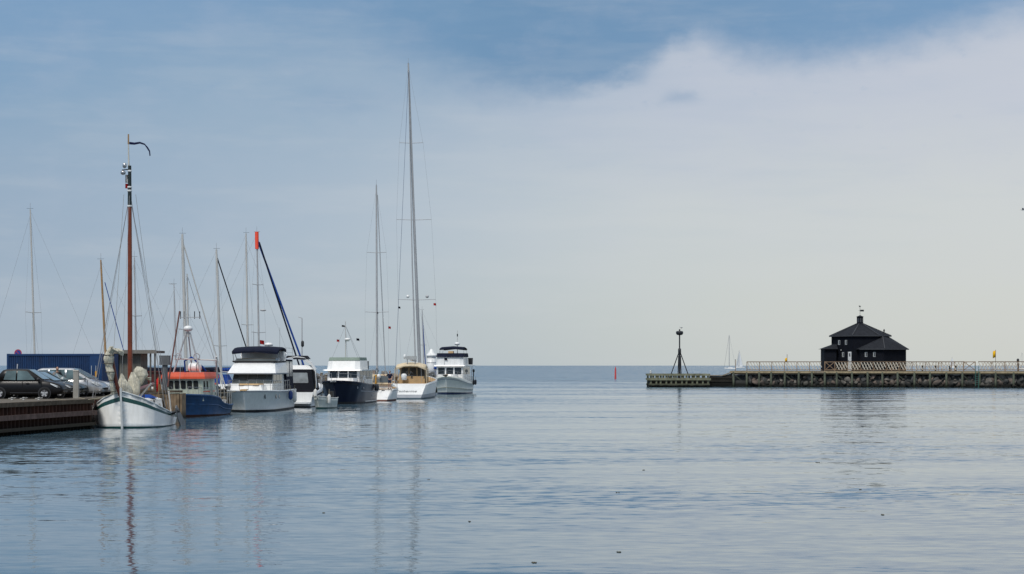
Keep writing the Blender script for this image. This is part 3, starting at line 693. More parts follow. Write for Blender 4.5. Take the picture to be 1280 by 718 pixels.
# ------------------------------------------------------------------ boat kit
# boat frames: x runs aft along the boat from the end that faces the viewer (0) to the far end, y to the boat's left as seen, z up from the water
def boat(name, label, cat, px, dy, alpha, group=None, Y=None):
    Y = Y or H * F / dy
    return thing(name, label, cat, (wx(px, Y), Y, 0), R(90 - alpha), group)
def hull(parent, Lb, tab, rows, mats, near='bow', rake=0.8, bul=0.12, deck_m=0, keel=-0.45, flare=1.0, nst=26, name='hull', cap_m=None, transom_m=None, rakeL=0.3, fwd_rake=0.0, prk=1.5, deck_mats=None):
    """tab: (t, half beam at deck, half beam at waterline, sheer height); rows: (q up the side, outward step, material of the band above it)"""
    def st(t, q, out=0.0, side=1):
        yb, yw, zs = lerp_table(tab, t)
        w_ = max(0.0, 1 - t / rakeL) ** prk
        x = t * Lb + (rake * (1 - q) * w_ if near == 'bow' else rake * q * w_)
        if near != 'bow' and fwd_rake: x -= fwd_rake * (1 - q) * max(0.0, (t - .7) / .3) ** 1.5
        y = yw + (yb - yw) * (q ** flare) + out
        return Vector((x, side * y, zs * q))
    ts = [i / (nst - 1) for i in range(nst)]
    ts = sorted(set([t * t * .5 + t * .5 for t in ts]))
    mb = MB()
    qs = rows + [(1.0, 0.0, rows[-1][2])]
    for s in (-1, 1):
        grid = []
        for t in ts:
            c0 = st(t, 0); r_ = [Vector((c0.x, 0, keel)), Vector((c0.x, c0.y * .9 * s, keel * .55))] + [st(t, q, o, s) for q, o, m in qs]
            top = r_[-1]; r_ += [Vector((top.x, top.y - s * min(.07, abs(top.y)), top.z)), Vector((top.x, top.y - s * min(.075, abs(top.y)), top.z - bul)), Vector((top.x, 0, top.z - bul + .03))]
            grid.append(r_)
        n_ = len(grid[0]); ms = [rows[0][2], rows[0][2]] + [m for q, o, m in rows] + [cap_m if cap_m is not None else rows[-1][2]] + [rows[-1][2], deck_m]
        vs = [v for r_ in grid for v in r_]; fs = []; fm = []
        for i in range(len(ts) - 1):
            for k in range(n_ - 1):
                fs.append((i * n_ + k, (i + 1) * n_ + k, (i + 1) * n_ + k + 1, i * n_ + k + 1)); fm.append(ms[k])
        mb.add(vs, fs, fm, True)
    # close the transom
    for i, tm in ((0, transom_m if near != 'bow' else None), (-1, transom_m if near == 'bow' else None)):
        t = ts[i]
        if abs(st(t, 1).y) > .04:
            Lp = [st(t, q, o, 1) for q, o, m in qs]; Rp = [st(t, q, o, -1) for q, o, m in qs]
            vs = Rp + Lp; k = len(qs); fs = []; fm = []
            for a in range(k - 1):
                fs.append((a, k + a, k + a + 1, a + 1)); fm.append(rows[a][2] if rows[a][0] < .14 or tm is None else tm)
            mb.add(vs, fs, fm)
    o = mb.build(name, mats, parent)
    return o, st
def side_path(st, q, t0, t1, s=-1, out=0.02, n=14):
    return [st(t0 + (t1 - t0) * i / n, q) * 1 + Vector((0, 0, 0)) for i in range(n + 1)] if s == 1 else [Vector((p.x, -(p.y + out), p.z)) for p in [st(t0 + (t1 - t0) * i / n, q) for i in range(n + 1)]]
def rub_rail(parent, st, q, t0, t1, r, m, name='rub_rail'):
    for s in (-1, 1):
        pts = [st(t0 + (t1 - t0) * i / 16, q) for i in range(17)]
        MB().tube([(p.x, s * (p.y + r * .4), p.z) for p in pts], r, n=6).build(name, m, parent)
def guard_rail(parent, st, t0, t1, h, m=STEEL, nst=6, sides=(-1, 1), inset=.08, mid=True, r=.016, bow=False, sh=0.0):
    rl = None
    for s in sides:
        pts = [st(t0 + (t1 - t0) * i / nst, 1) for i in range(nst + 1)]
        base = [Vector((p.x, s * max(p.y - inset, 0.02), p.z - sh)) for p in pts]
        top = [b + Vector((0, 0, h)) for b in base]
        mb = MB().tube(top, r, n=6)
        if mid: mb.tube([b + Vector((0, 0, h * .5)) for b in base], r * .6, n=5)
        for a, b in zip(base, top): mb.tube([a, b], r, n=5)
        mb.build('guard_rail_frame', m, parent)
def rect(x0, x1, w0, w1=None, ch=0.0):
    w1 = w0 if w1 is None else w1
    if ch <= 0: return [(x0, w0), (x0, -w0), (x1, -w1), (x1, w1)]
    return [(x0 + ch * .35, w0), (x0, w0 - ch), (x0, -w0 + ch), (x0 + ch * .35, -w0), (x1, -w1), (x1, w1)]
def windows(parent, q, spans, v0, v1, glass=GLASS, frame=None, r=.06, fw=.035, name='window'):
    for u0, u1 in spans:
        w_ = MB().panel(q, u0, u1, v0, v1, off=.018, th=.03, r=r).build(name, glass, parent)
        if frame:
            L_ = (Vector(q[1]) - Vector(q[0])).length; Hh = (Vector(q[3]) - Vector(q[0])).length
            MB().panel(q, u0 - fw / L_, u1 + fw / L_, v0 - fw / Hh, v1 + fw / Hh, off=.009, th=.02, r=r * 1.2).build('window_frame', frame, w_)
def mast(parent, base, top, r0, r1, m, spreaders=(), wires=(), name='mast', wr=.006, sp_r=.03, sp_dir=(0, 1, 0)):
    base = Vector(base); top = Vector(top)
    mo = MB().tube([base, base.lerp(top, .5), base.lerp(top, .92), top], [r0, r0 * .97, r0 * .8, r1], n=10).build(name, m, parent)
    sd_ = Vector(sp_dir); last = []
    for f, w_ in spreaders:
        p = base.lerp(top, f)
        MB().tube([p - sd_ * w_ + Vector((0, 0, .06)), p, p + sd_ * w_ + Vector((0, 0, .06))], sp_r, n=6).build('spreader', m, mo)
    for s in (-1, 1):
        if spreaders:
            pts = [top - Vector((0, 0, .25))] + [base.lerp(top, f) + sd_ * s * w_ + Vector((0, 0, .06)) for f, w_ in sorted(spreaders, reverse=True)] + [base + sd_ * s * max(w_ for f, w_ in spreaders) * .95]
            MB().tube(pts, wr, n=5, smooth=False).build('shroud', WIRE, mo)
            f, w_ = sorted(spreaders)[0]
            MB().tube([base.lerp(top, f), base + sd_ * s * w_ * .9], wr, n=5, smooth=False).build('lower_shroud', WIRE, mo)
    for a, b in wires: MB().tube([a, b], wr, n=5, smooth=False).build('stay', WIRE, mo)
    # masthead gear
    MB().tube([top, top + Vector((0, 0, .55))], .012, n=5).build('antenna', WIRE, mo)
    MB().bar(top + Vector((-.25, 0, .08)), top + Vector((.3, 0, .08)), .02, .02).build('wind_vane', DARK, mo)
    return mo
def flag(parent, p, w_, h, m, droop=.3, d=(1, 0, 0), name='flag'):
    d = Vector(d); vs = []; fs = []; k = 7
    for i in range(k + 1):
        f = i / k; off = d * w_ * f + Vector((0, .05 * math.sin(f * 7), -droop * w_ * f * f))
        a = Vector(p) + off
        vs += [a, a - Vector((0, 0, h)), a + Vector((0, .012, 0)), a + Vector((0, .012, -h))]
    for i in range(k):
        a = 4 * i; fs += [(a, a + 4, a + 5, a + 1), (a + 2, a + 3, a + 7, a + 6), (a, a + 2, a + 6, a + 4), (a + 1, a + 5, a + 7, a + 3)]
    fs += [(0, 1, 3, 2), (4 * k, 4 * k + 2, 4 * k + 3, 4 * k + 1)]
    return MB().add(vs, fs, 0, True).build(name, m, parent)
def fender(label, loc, h, r, m, group='fenders hung over the boat sides', parent_rope=.45):
    t = thing('boat_fender', label, 'fender', loc, 0, group)
    MB().lathe([(.02, -h / 2 - .05), (r * .6, -h / 2), (r, -h / 2 + r * .7), (r, h / 2 - r * .7), (r * .6, h / 2), (.03, h / 2 + .06)], n=12).build('body', m, t)
    MB().tube([(0, 0, h / 2), (0, .06, h / 2 + parent_rope)], .018, n=5).build('lanyard', ROPE, t)
    return t
def world_of(bt, p):
    return bt.matrix_basis @ Vector(p)
def mooring(label, a, b, sag=.25):
    a = Vector(a); b = Vector(b)
    tag(MB().tube(sagline(a, b, sag), .022, n=5).build('mooring_line', ROPE), label, 'rope', 'mooring lines')
WF = mat('white_fender', (0.66, 0.66, 0.63), 0.5, var=0.1); BF = mat('blue_fender', (0.015, 0.05, 0.20), 0.5, var=0.15)
# ================================================================== old Dutch style sailing boat with leeboards
b = boat('sailing_boat', 'white clinker sailing boat with green sheer stripe, leeboard and brown wooden mast', 'sailing boat', 151, 79, -3.1)
b_sloop = b
tab = [(0, .06, .03, 2.0), (.03, .55, .42, 1.84), (.08, 1.12, .95, 1.60), (.16, 1.62, 1.46, 1.26), (.28, 1.98, 1.86, .94), (.45, 2.13, 2.02, .70), (.65, 2.08, 1.95, .55), (.82, 1.75, 1.55, .54), (.94, 1.2, 1.0, .62), (1, .8, .6, .68)]
rows = [(0, 0, 1), (.05, .02, 0), (.18, .028, 0), (.181, .0, 0), (.32, .028, 0), (.321, .0, 0), (.46, .028, 0), (.461, 0, 0), (.60, .028, 0), (.601, 0, 0), (.73, .028, 0), (.731, .02, 2), (.85, .05, 2), (.851, 0, 0)]
_, st = hull(b, 10.6, tab, rows, [WHITE2, DKGREEN, DKGREEN, TEAK], rake=.55, bul=.16, deck_m=3, rakeL=.12, transom_m=0)
MB().ext([(-.10, .05, 2.18), (.10, .05, 2.18), (.42, .05, .9), (.62, .05, -.3), (.40, .05, -.3), (.16, .05, .9)], (0, -.10, 0)).build('stem_post', WHITE2, b)
rub_rail(b, st, 1.0, .0, 1.0, .045, WHITE2, 'cap_rail')
for s in (-1, 1):
    lb = MB().ext([(4.15, s * 2.32, 1.0), (4.45, s * 2.32, 1.15), (4.9, s * 2.36, .95), (5.9, s * 2.62, .1), (5.7, s * 2.66, -.3), (4.9, s * 2.62, -.3), (4.4, s * 2.42, .35)], (0, s * .07, .015)).build('leeboard', LEAD, b)
    MB().tube([(4.4, s * 2.1, .72), (4.4, s * 2.55, .85)], .09, n=8).build('pivot_bolt', DARK, lb)
MB().tube([(4.9, -2.02, .5), (4.7, -1.9, 1.95)], .045, n=8).build('stern_pole', WF, b)
cab = MB(); bt_ = rect(5.0, 8.6, 1.0, 1.1, .35); q = cab.block(bt_, .45, rect(5.15, 8.5, .85, .95, .3), 1.42); cab.build('cabin', WHITE, b)
windows(b, q[3], [(.08, .24), (.36, .52), (.64, .8)], .3, .75, r=.1)
mb = MB()
for i in range(9): mb.tube([(5.2 + i * .38, -.88, 1.4), (5.2 + i * .38, 0, 1.5), (5.2 + i * .38, .88, 1.4)], .02, n=4)
MB().block(rect(5.1, 8.6, .92, 1.0, .3), 1.42, rect(5.2, 8.5, .6, .7, .25), 1.54).build('cabin_roof', mat('cabin_roof_white', (.62, .63, .6), .5), b)
# mast with bands
S0 = 23.0
mt = MB().tube([(3.1, 0, .7), (3.1, .01, 6.0), (3.12, .02, 10.2), (3.12, .03, 12.3)], [.135, .13, .115, .11], n=14).build('mast', WOODMAST, b)
MB().tube([(3.12, .03, 12.3), (3.12, .03, 12.4), (3.12, .03, 14.5)], [.112, .112, .09], n=14).build('mast_top', mat('dark_green_mast_top', (.012, .022, .022), .5), mt)
for z, r_ in ((12.25, .118), (13.1, .115), (13.3, .115), (14.2, .10)): MB().lathe([(r_, z - .05), (r_ + .015, z - .04), (r_ + .015, z + .04), (r_, z + .05)], (3.12, .03, 0), 14).build('mast_band', WHITE2, mt)
MB().tube([(3.12, .08, 14.4), (3.12, .10, 15.8)], [.05, .03], n=8).build('pennant_staff', mat('pale_staff', (.58, .56, .5), .5), mt)
MB().tube([(3.12, .10, 15.7), (3.12, .10, 16.25)], [.045, .04], n=8).build('staff_tip', PALEWOOD, mt)
MB().ball((3.05, .30, 14.5), (.12, .12, .16), n=8).build('radar_reflector', STEEL, mt)
MB().ball((3.05, .38, 14.1), (.15, .15, .13), n=8).build('radar_reflector', STEEL, mt)
MB().bar((3.12, .03, 14.3), (3.1, .45, 14.25), .05, .05).build('cross_arm', DARK, mt)
# long dark pennant curving down
vs = []; fs = []
path = [(0, 0, 0), (.28, 0, -.03), (.58, .05, .02), (.84, .05, -.07), (1.02, .02, -.26), (1.14, 0, -.46), (1.17, 0, -.72)]
for i, (a, y_, z_) in enumerate(path):
    h_ = .11 - .014 * i
    for dy_ in (0, .015): vs += [(3.12 + dy_, .05 - a, 15.78 + z_ + h_ * .4), (3.12 + dy_, .05 - a + (.06 if i > 3 else 0), 15.78 + z_ - h_ * .9)]
for i in range(len(path) - 1):
    a = 4 * i; fs += [(a, a + 4, a + 5, a + 1), (a + 2, a + 3, a + 7, a + 6), (a, a + 2, a + 6, a + 4), (a + 1, a + 5, a + 7, a + 3)]
MB().add(vs, fs, 0, True).build('pennant', mat('navy_pennant', (.008, .011, .05), .8), mt)
flag(mt, (3.1, .24, 13.5), .16, .26, RED, d=(0, -1, 0))
flag(mt, (3.1, .24, 14.0), .20, .45, mat('white_flag', (.6, .6, .6), .8), d=(0, -1, 0))
for p in ((2.2, 2.02, 1.15), (2.8, 2.1, 1.05), (3.6, 2.13, 1.0), (2.6, -2.0, 1.1), (3.5, -2.05, 1.0), (4.1, -2.1, .98)):
    MB().tube([(3.12, .03, 12.9), p], .010, n=5, smooth=False).build('shroud', WIRE, mt)
for p in ((.15, 0, 2.1), (8.9, -1.0, 1.3), (9.2, .9, 1.3)): MB().tube([(3.12, .03, 13.2), p], .010, n=5, smooth=False).build('stay', WIRE, mt)
MB().tube([(3.12, -.3, 12.9), (5.8, -1.4, 1.6)], .009, n=5).build('halyard', ROPE, mt)
MB().tube([(3.12, .35, 12.9), (2.6, 1.0, 1.4)], .009, n=5).build('halyard', ROPE, mt)
# raised bowsprit with the jib bundled on the stay in front of it
MB().tube([(.15, .03, 1.75), (-.05, .22, 2.4), (-.25, .50, 4.4)], [.11, .105, .07], n=10).build('bowsprit', mat('dark_red_spar', (.11, .026, .015), .4, var=.2, streak=.3), b)
def sail_bundle(parent, pts, rs, name, seed, n=12):
    n = 20; rnd = random.Random(seed); rings = []; pts = [Vector(p) for p in pts]
    K = 6
    fine = []
    for (a, ra), (c, rc) in zip(zip(pts, rs), zip(pts[1:], rs[1:])):
        for i in range(K): fine.append((a.lerp(c, i / K), ra + (rc - ra) * i / K))
    fine.append((pts[-1], rs[-1]))
    for p, r_ in fine:
        ring = []
        k1 = p.z * 7 + seed
        for j in range(n):
            a = 2 * math.pi * j / n; rr_ = r_ * (1 + .12 * math.sin(5 * a + p.z * 2.2 + seed) + .13 * math.sin(2 * a - p.z * 3.1 + seed) + rnd.uniform(-.03, .03)); ring.append(p + Vector((math.cos(a) * rr_, math.sin(a) * rr_, rnd.uniform(-.02, .02))))
        rings.append(ring)
    return MB().loft(rings).build(name, SAIL, parent)
jb = sail_bundle(b, [(.0, .38, 1.85), (-.05, .42, 2.15), (-.12, .48, 2.55), (-.17, .52, 3.0), (-.2, .60, 3.35), (-.24, .58, 3.8), (-.28, .55, 4.15), (-.3, .45, 4.42)], [.09, .14, .12, .22, .16, .25, .16, .10], 'furled_jib', 3)
sail_bundle(b, [(-.28, .60, 3.95), (-.3, .32, 4.32), (-.28, .02, 4.15), (-.26, -.10, 3.95)], [.12, .22, .2, .08], 'furled_jib_head', 4)
for z, y_, r_ in ((2.0, .40, .17), (2.6, .49, .17), (3.05, .53, .25), (3.5, .59, .27), (3.95, .57, .27)): MB().ring((-.12 - (z - 2) * .05, y_, z), r_, .025, 'Z').build('sail_tie', mat('dark_lashing', (.10, .09, .07), .9), jb)
# bundled sails lying on deck round the mast
sail_bundle(b, [(1.3, -.05, 1.5), (1.3, -.02, 1.9), (1.35, .05, 2.3), (1.4, .14, 2.65), (1.4, .18, 2.95)], [.30, .36, .30, .16, .05], 'furled_foresail', 5, 14)
sail_bundle(b, [(2.0, -.30, 1.4), (2.05, -.35, 2.0), (2.1, -.38, 2.6), (2.1, -.32, 3.02)], [.32, .33, .27, .10], 'furled_staysail', 6, 14)
sail_bundle(b, [(2.4, -.50, 2.2), (2.5, -.58, 2.5), (2.5, -.66, 2.85), (2.5, -.62, 3.15), (2.5, -.55, 3.34)], [.14, .26, .36, .30, .10], 'furled_mainsail', 7, 14)
sail_bundle(b, [(2.5, -.85, 2.75), (2.6, -1.05, 2.72), (2.6, -1.15, 2.58)], [.10, .17, .08], 'furled_mainsail_end', 8)
MB().tube([(2.7, -.55, 1.6), (3.2, -1.15, 2.4)], .05, n=8).build('gaff', mat('pale_staff', (.5, .5, .5), .5), b)
MB().tube([(3.5, .05, 1.9), (9.6, -.3, 2.3)], .10, n=8).build('boom', WOODMAST, b)
MB().tube([(4.3, -1.9, 2.2), (5.9, -2.35, 6.5)], .045, n=8).build('boat_hook', mat('dark_red_spar', (.1, .03, .02), .4), b)
fs_ = thing('ensign_staff', 'small red and white flag drooping from a short staff on the green striped sailing boat', 'flag', world_of(b, (6.6, -1.05, 1.5)))
MB().tube([(0, 0, 0), (0, 0, 1.25)], .018, n=6).build('staff', PALEWOOD, fs_); flag(fs_, (0, 0, 1.2), .20, .75, RED, droop=1.0, d=(-.7, .3, 0))
MB().block(rect(.9, 2.6, .5, .8), 1.1, rect(1.0, 2.5, .4, .6), 1.42).build('foredeck_hatch', DKGREEN, b)
MB().lathe([(.1, 1.3), (.16, 1.32), (.1, 1.5), (.16, 1.72), (.1, 1.75)], (.9, 0, 0), 10).build('windlass', DARK, b)
MB().block(rect(5.8, 7.2, .9, .9), 1.53, rect(5.9, 7.1, .5, .5), 1.72).build('blue_cover', BLUECLOTH, b)
for x, s in ((.9, -1), (1.6, -1), (3.0, -1), (.8, 1), (1.7, 1)):
    p = st(x / 10.6, 1); MB().tube([(p.x, s * (p.y - .04), p.z), (p.x, s * (p.y - .04), p.z + .22)], .04, n=6).build('mooring_bitt', DARK, b)
mooring('thick rope from the green striped sailing boat up to the sheet pile quay', world_of(b, (1.0, 1.05, 1.65)), (-24.0, 97.5, 1.62), .1)
mooring('pale rope from the sailing boat stem to the quay beside the cars', world_of(b, (.1, .06, 2.0)), (-24.3, 93.6, 1.62), .25)

# ================================================================== blue fishing boat
b = boat('fishing_boat', 'blue hulled fishing boat with orange wheelhouse roof and pale green wheelhouse', 'fishing boat', 222.5, 65.2, 4.6)
b_fish = b
tab = [(0, .05, .03, 1.56), (.05, .62, .30, 1.54), (.13, 1.25, .85, 1.50), (.25, 1.62, 1.35, 1.44), (.38, 1.70, 1.55, 1.33), (.46, 1.70, 1.58, 1.24), (.52, 1.70, 1.58, 1.0), (.58, 1.70, 1.58, .86), (.75, 1.66, 1.52, .72), (.9, 1.5, 1.32, .68), (1, 1.35, 1.1, .70)]
rows = [(0, 0, 1), (.10, 0, 0), (.55, .0, 0), (.56, .012, 0), (.93, .0, 0), (.931, .035, 2)]
_, st = hull(b, 9.6, tab, rows, [BLUEHULL, mat('rusty_boottop', (.04, .016, .012), .7, var=.4), mat('blue_rail', (.03, .09, .22), .5, streak=.4), mat('grey_deck_paint', (.2, .21, .2), .8, var=.2)], rake=.25, bul=.35, deck_m=3, transom_m=0, flare=1.2)
rub_rail(b, st, .56, .02, .98, .04, BLUEHULL)
wh = MB(); q = wh.block(rect(1.5, 4.6, 1.28, 1.28, .22), 1.05, rect(1.3, 4.6, 1.26, 1.26, .22), 2.58)
wo = wh.build('wheelhouse', PALEGREEN, b)
# faces: 0 left chamfer, 1 front, 2 right chamfer, 3 right side
FRW = mat('pale_window_frame', (.55, .60, .52), .5)
windows(b, q[1], [(.015 + i * .2, .175 + i * .2) for i in range(5)], .52, .88, frame=FRW, r=.09)
windows(b, q[3], [(.06, .20), (.30, .44)], .52, .86, frame=FRW, r=.06)
MB().panel(q[3], .58, .80, .05, .90, off=.02, th=.03, r=.04).build('door', mat('green_door', (.36, .42, .36), .5), b)
rf = MB(); o0 = [(x - .12 if x < 2 else x + .2, y * 1.10) for x, y in rect(1.22, 4.75, 1.34, 1.34, .3)]
o1 = [(2.0 if x < 2 else 4.5, y * .80) for x, y in o0]
rf.block(o0, 2.52, o0, 2.66); rf.block(o0, 2.66, [(x * .96 + .12, y * .93) for x, y in o0], 2.94); rf.build('roof', ORANGE, b)
ar = MB(); q2 = ar.block(rect(4.62, 6.2, 1.05, 1.0), .8, rect(4.62, 6.2, 1.0, .95), 2.1); ar.build('aft_shelter', PALEGREEN, b)
windows(b, q2[1], [(.1, .4), (.55, .85)], .45, .85, frame=FRW)
MB().block(rect(4.64, 6.45, 1.15, 1.1), 2.1, rect(4.64, 6.4, 1.1, 1.05), 2.2).build('shelter_roof', ORANGE, b)
MB().panel(q[3], .02, .98, .38, .43, off=.012, th=.02).build('orange_stripe', ORANGE, wo)
# gallows frame and net gear
for y in (-.95, .95):
    MB().tube([(2.2, y, 2.8), (2.5, y * .12, 5.6)], .055, n=8).build('mast_leg', ALUD, b)
MB().tube([(3.6, 0, 2.8), (2.55, 0, 5.6)], .05, n=8).build('mast_leg', ALUD, b)
mm_ = MB().tube([(2.5, 0, 5.3), (2.5, .06, 9.5)], [.075, .04], n=8).build('mast', ALUW, b)
MB().ball((2.5, 0, 5.85), (.32, .32, .2), n=14).build('radar_dome', WHITE, mm_)
MB().bar((2.45, -.85, 6.6), (2.45, .55, 6.6), .05, .05).build('cross_arm', ALUD, mm_)
for y in (-.8, -.45, .25, .5): MB().tube([(2.45, y, 6.5), (2.45, y, 7.0)], .03, n=6).build('aerial', DARK, mm_)
MB().tube([(2.5, .06, 9.4), (.2, 0, 1.7)], .014, n=5).build('stay', WIRE, mm_); MB().tube([(2.5, .06, 9.4), (9.3, -1.0, .9)], .014, n=5).build('stay', WIRE, mm_)
MB().tube([(2.7, 1.0, 3.85), (2.7, -1.9, 3.75)], .04, n=8).build('gallows_bar', ALUW, b)
for y in (.72, -.55):
    MB().ring((2.62, y, 4.0), .2, .035).build('net_roller', ALUD, b)
MB().tube([(2.75, -1.85, 4.0), (4.3, -1.55, 1.0)], .07, n=8).build('derrick', ALUW, b)
lr = thing('liferaft_canister', 'white liferaft canister strapped on the orange wheelhouse roof', 'life raft', world_of(b, (2.6, -.42, 2.94)), b.rotation_euler.z)
MB().lathe([(.02, -.45), (.22, -.42), (.31, -.3), (.31, .3), (.22, .42), (.02, .45)], (0, 0, .34), 16, axis='Y').build('canister', WHITE, lr)
for y in (-.2, .2): MB().lathe([(.315, y - .02), (.325, y), (.315, y + .02)], (0, 0, .34), 16, axis='Y').build('strap', DARK, lr)
MB().b2((-.25, -.3, 0), (.25, .3, .06)).build('cradle', STEEL, lr)
MB().tube([(2.9, .3, 2.9), (2.9, .35, 3.7), (3.0, -.1, 3.95), (3.2, -.8, 3.3), (3.3, -1.0, 3.0)], .06, n=8).build('blue_hose', BLUECLOTH, b)
MB().tube([(4.9, -.7, 2.2), (4.9, -.7, 3.1)], .12, n=10).build('exhaust_pipe', DARK, b)
for i, x in enumerate((4.9, 5.9, 6.9, 7.8, 8.7)):
    p = st(x / 9.6, 1); MB().tube([(p.x, -p.y + .1, p.z - .1), (p.x, -p.y + .1, p.z + 1.0)], .025, n=6).build('stanchion', STEEL, b)
guard_rail(b, st, .05, .45, .45, sides=(-1, 1), mid=False, r=.02)
for k, (x, y) in enumerate(((6.9, -.7), (7.5, -.2), (7.9, -.8), (8.5, -.4))):
    cr = thing('fish_crate', ['grey fish crate by the aft shelter of the fishing boat', 'dark fish crate amidships on the fishing boat deck', 'pale fish crate against the fishing boat side rail', 'pale fish crate near the fishing boat stern'][k], 'crate', world_of(b, (x, y, .45)), b.rotation_euler.z + k)
    mb = MB(); B_ = [(-.4, .28), (-.4, -.28), (.4, -.28), (.4, .28)]
    mb.block([(x_ * .9, y_ * .9) for x_, y_ in B_], 0, B_, .55); mb.build('crate_body', [LEAD, DARK, WF, WF][k], cr)
    MB().block([(x_ * 1.04, y_ * 1.04) for x_, y_ in B_], .5, [(x_ * 1.04, y_ * 1.04) for x_, y_ in B_], .56).build('crate_rim', [LEAD, DARK, WF, WF][k], cr)
rnd = random.Random(2); mb = MB()
for i in range(14): mb.ball((8.9 + rnd.uniform(-.3, .25), rnd.uniform(-1.0, .3), .75 + rnd.uniform(-.1, .35)), rnd.uniform(.16, .3), n=8)
tag(mb.build('fishing_net', mat('net_heap', (.14, .12, .09), .95, var=.4, scale=8), None), 'brown heap of fishing net at the fishing boat stern', 'net')
bpy.data.objects['fishing_net'].matrix_basis = b.matrix_basis

# ================================================================== white flybridge motor yacht
b = boat('motor_yacht', 'large white flybridge motor yacht with dark blue bimini and raked windscreen', 'motor yacht', 304.0, 59, 2.4)
b_my = b
tab = [(0, .05, .02, 1.62), (.04, .75, .30, 1.62), (.10, 1.32, .85, 1.61), (.2, 1.72, 1.36, 1.59), (.33, 1.88, 1.66, 1.56), (.55, 1.92, 1.70, 1.54), (.8, 1.88, 1.70, 1.56), (1, 1.78, 1.62, 1.56)]
rows = [(0, 0, 1), (.10, 0, 2), (.15, 0, 0), (.52, .0, 0), (.54, .03, 0), (.90, .02, 0), (.905, .045, 3), (.955, .045, 0)]
_, st = hull(b, 12.4, tab, rows, [mat('yacht_hull_white', (.80, .82, .80), .3, var=.05, streak=.22, stain=(.4, .4, .36)), BLACKBOOT, WHITE2, GREYBAND, TEAK], rake=.9, bul=.1, deck_m=4, transom_m=0, flare=1.25)
for x, s in ((1.6, -1), (3.6, -1), (4.5, -1), (1.6, 1)):
    p = st(x / 12.4, .72); MB().lathe([(.02, -.02), (.19, -.02), (.19, .02), (.02, .02)], (p.x, s * (p.y + .02), p.z), 14, axis='Y', sx=1.0, smooth=False).build('porthole', GLASS, b)
tr = MB(); tr.block(rect(1.6, 4.6, 1.05, 1.6, .7), 1.55, rect(2.0, 4.6, .85, 1.4, .6), 1.98); tr.build('coachroof', WHITE, b)
MB().block(rect(1.9, 3.1, .75, .95, .3), 1.97, rect(2.0, 3.05, .7, .9, .3), 2.06).build('sunpad', TAN, b)
ho = MB(); q = ho.block(rect(2.7, 8.3, 1.56, 1.56, .55), 1.5, rect(3.8, 8.3, 1.46, 1.50, .4), 2.82); ho.build('deckhouse', WHITE, b)
for f, sp_ in ((1, [(.0, .327), (.335, .665), (.673, 1.0)]), (0, [(.03, .99)]), (2, [(.01, .97)])): windows(b, q[f], sp_, .42, .97, glass=GLASSL, r=.03, name='windscreen')
windows(b, q[3], [(.03, .28), (.30, .56), (.58, .80)], .42, .90, glass=GLASS, r=.08)
fb = MB(); o0 = rect(3.0, 8.3, 1.80, 1.80, .35); o1 = rect(4.4, 8.3, 1.50, 1.68, .3)
fq = fb.block(o0, 2.82, o1, 3.66); fb.build('flybridge', WHITE, b)
MB().block(rect(2.95, 8.4, 1.84, 1.84, .35), 2.76, rect(2.95, 8.4, 1.86, 1.86, .35), 2.84).build('brow', GREYBAND, b)
rim = MB(); rim.block(rect(4.3, 8.2, 1.62, 1.68, .3), 3.62, rect(4.15, 8.2, 1.68, 1.72, .3), 3.74); rim.build('fly_coaming', DARK, b)
fw_ = MB(); wq = fw_.block(rect(4.55, 6.2, 1.60, 1.68, .35), 3.72, rect(4.85, 6.2, 1.45, 1.60, .3), 3.92); fw_.build('fly_windscreen', GLASSL, b)
mb = MB(); mb.block(rect(5.3, 8.6, 1.2, 1.3), 3.62, rect(5.3, 8.6, 1.15, 1.25), 3.95); mb.build('fly_seat', TAN, b)
bm_ = MB(); rings = []
for x, wv, z in ((4.55, 1.74, 4.42), (4.7, 1.78, 4.58), (5.4, 1.8, 4.72), (6.6, 1.8, 4.80), (7.8, 1.78, 4.74), (8.3, 1.7, 4.60)):
    rings.append([(x, wv * c_, z - dz) for c_, dz in ((1, .14), (.95, .02), (.5, -.04), (0, -.06), (-.5, -.04), (-.95, .02), (-1, .14), (-.97, .18), (0, .03), (.97, .18))])
bm_.loft(rings).build('bimini', NAVY, b)
for x0, x1 in ((4.9, 4.7), (6.4, 5.2), (7.6, 8.0)):
    for s in (-1, 1): MB().tube([(x0, s * 1.66, 3.66), (x1, s * 1.72, 4.45)], .022, n=6).build('bimini_pole', STEEL, b)
MB().block([(7.4, 1.68), (7.4, -1.68), (8.3, -1.68), (8.3, 1.68)], 3.66, [(7.7, 1.60), (7.7, -1.60), (8.0, -1.60), (8.0, 1.60)], 4.5).build('radar_arch', WHITE, b)
MB().lathe([(.02, 0), (.3, .02), (.34, .12), (.25, .24), (.02, .28)], (6.9, -.6, 4.86), 16).build('radar_dome', WHITE, b)
MB().tube([(7.2, .6, 4.8), (7.2, .6, 6.0)], .015, n=5).build('aerial', WIRE, b); MB().tube([(8.3, -1.2, 4.4), (8.3, -1.2, 6.3)], .015, n=5).build('aerial', WIRE, b)
flag(b, (6.3, -.05, 5.32), .35, .3, RED, d=(0, -1, 0), name='red_flag'); MB().tube([(6.3, 0, 4.8), (6.3, 0, 5.35)], .015, n=5).build('flag_staff', STEEL, b)
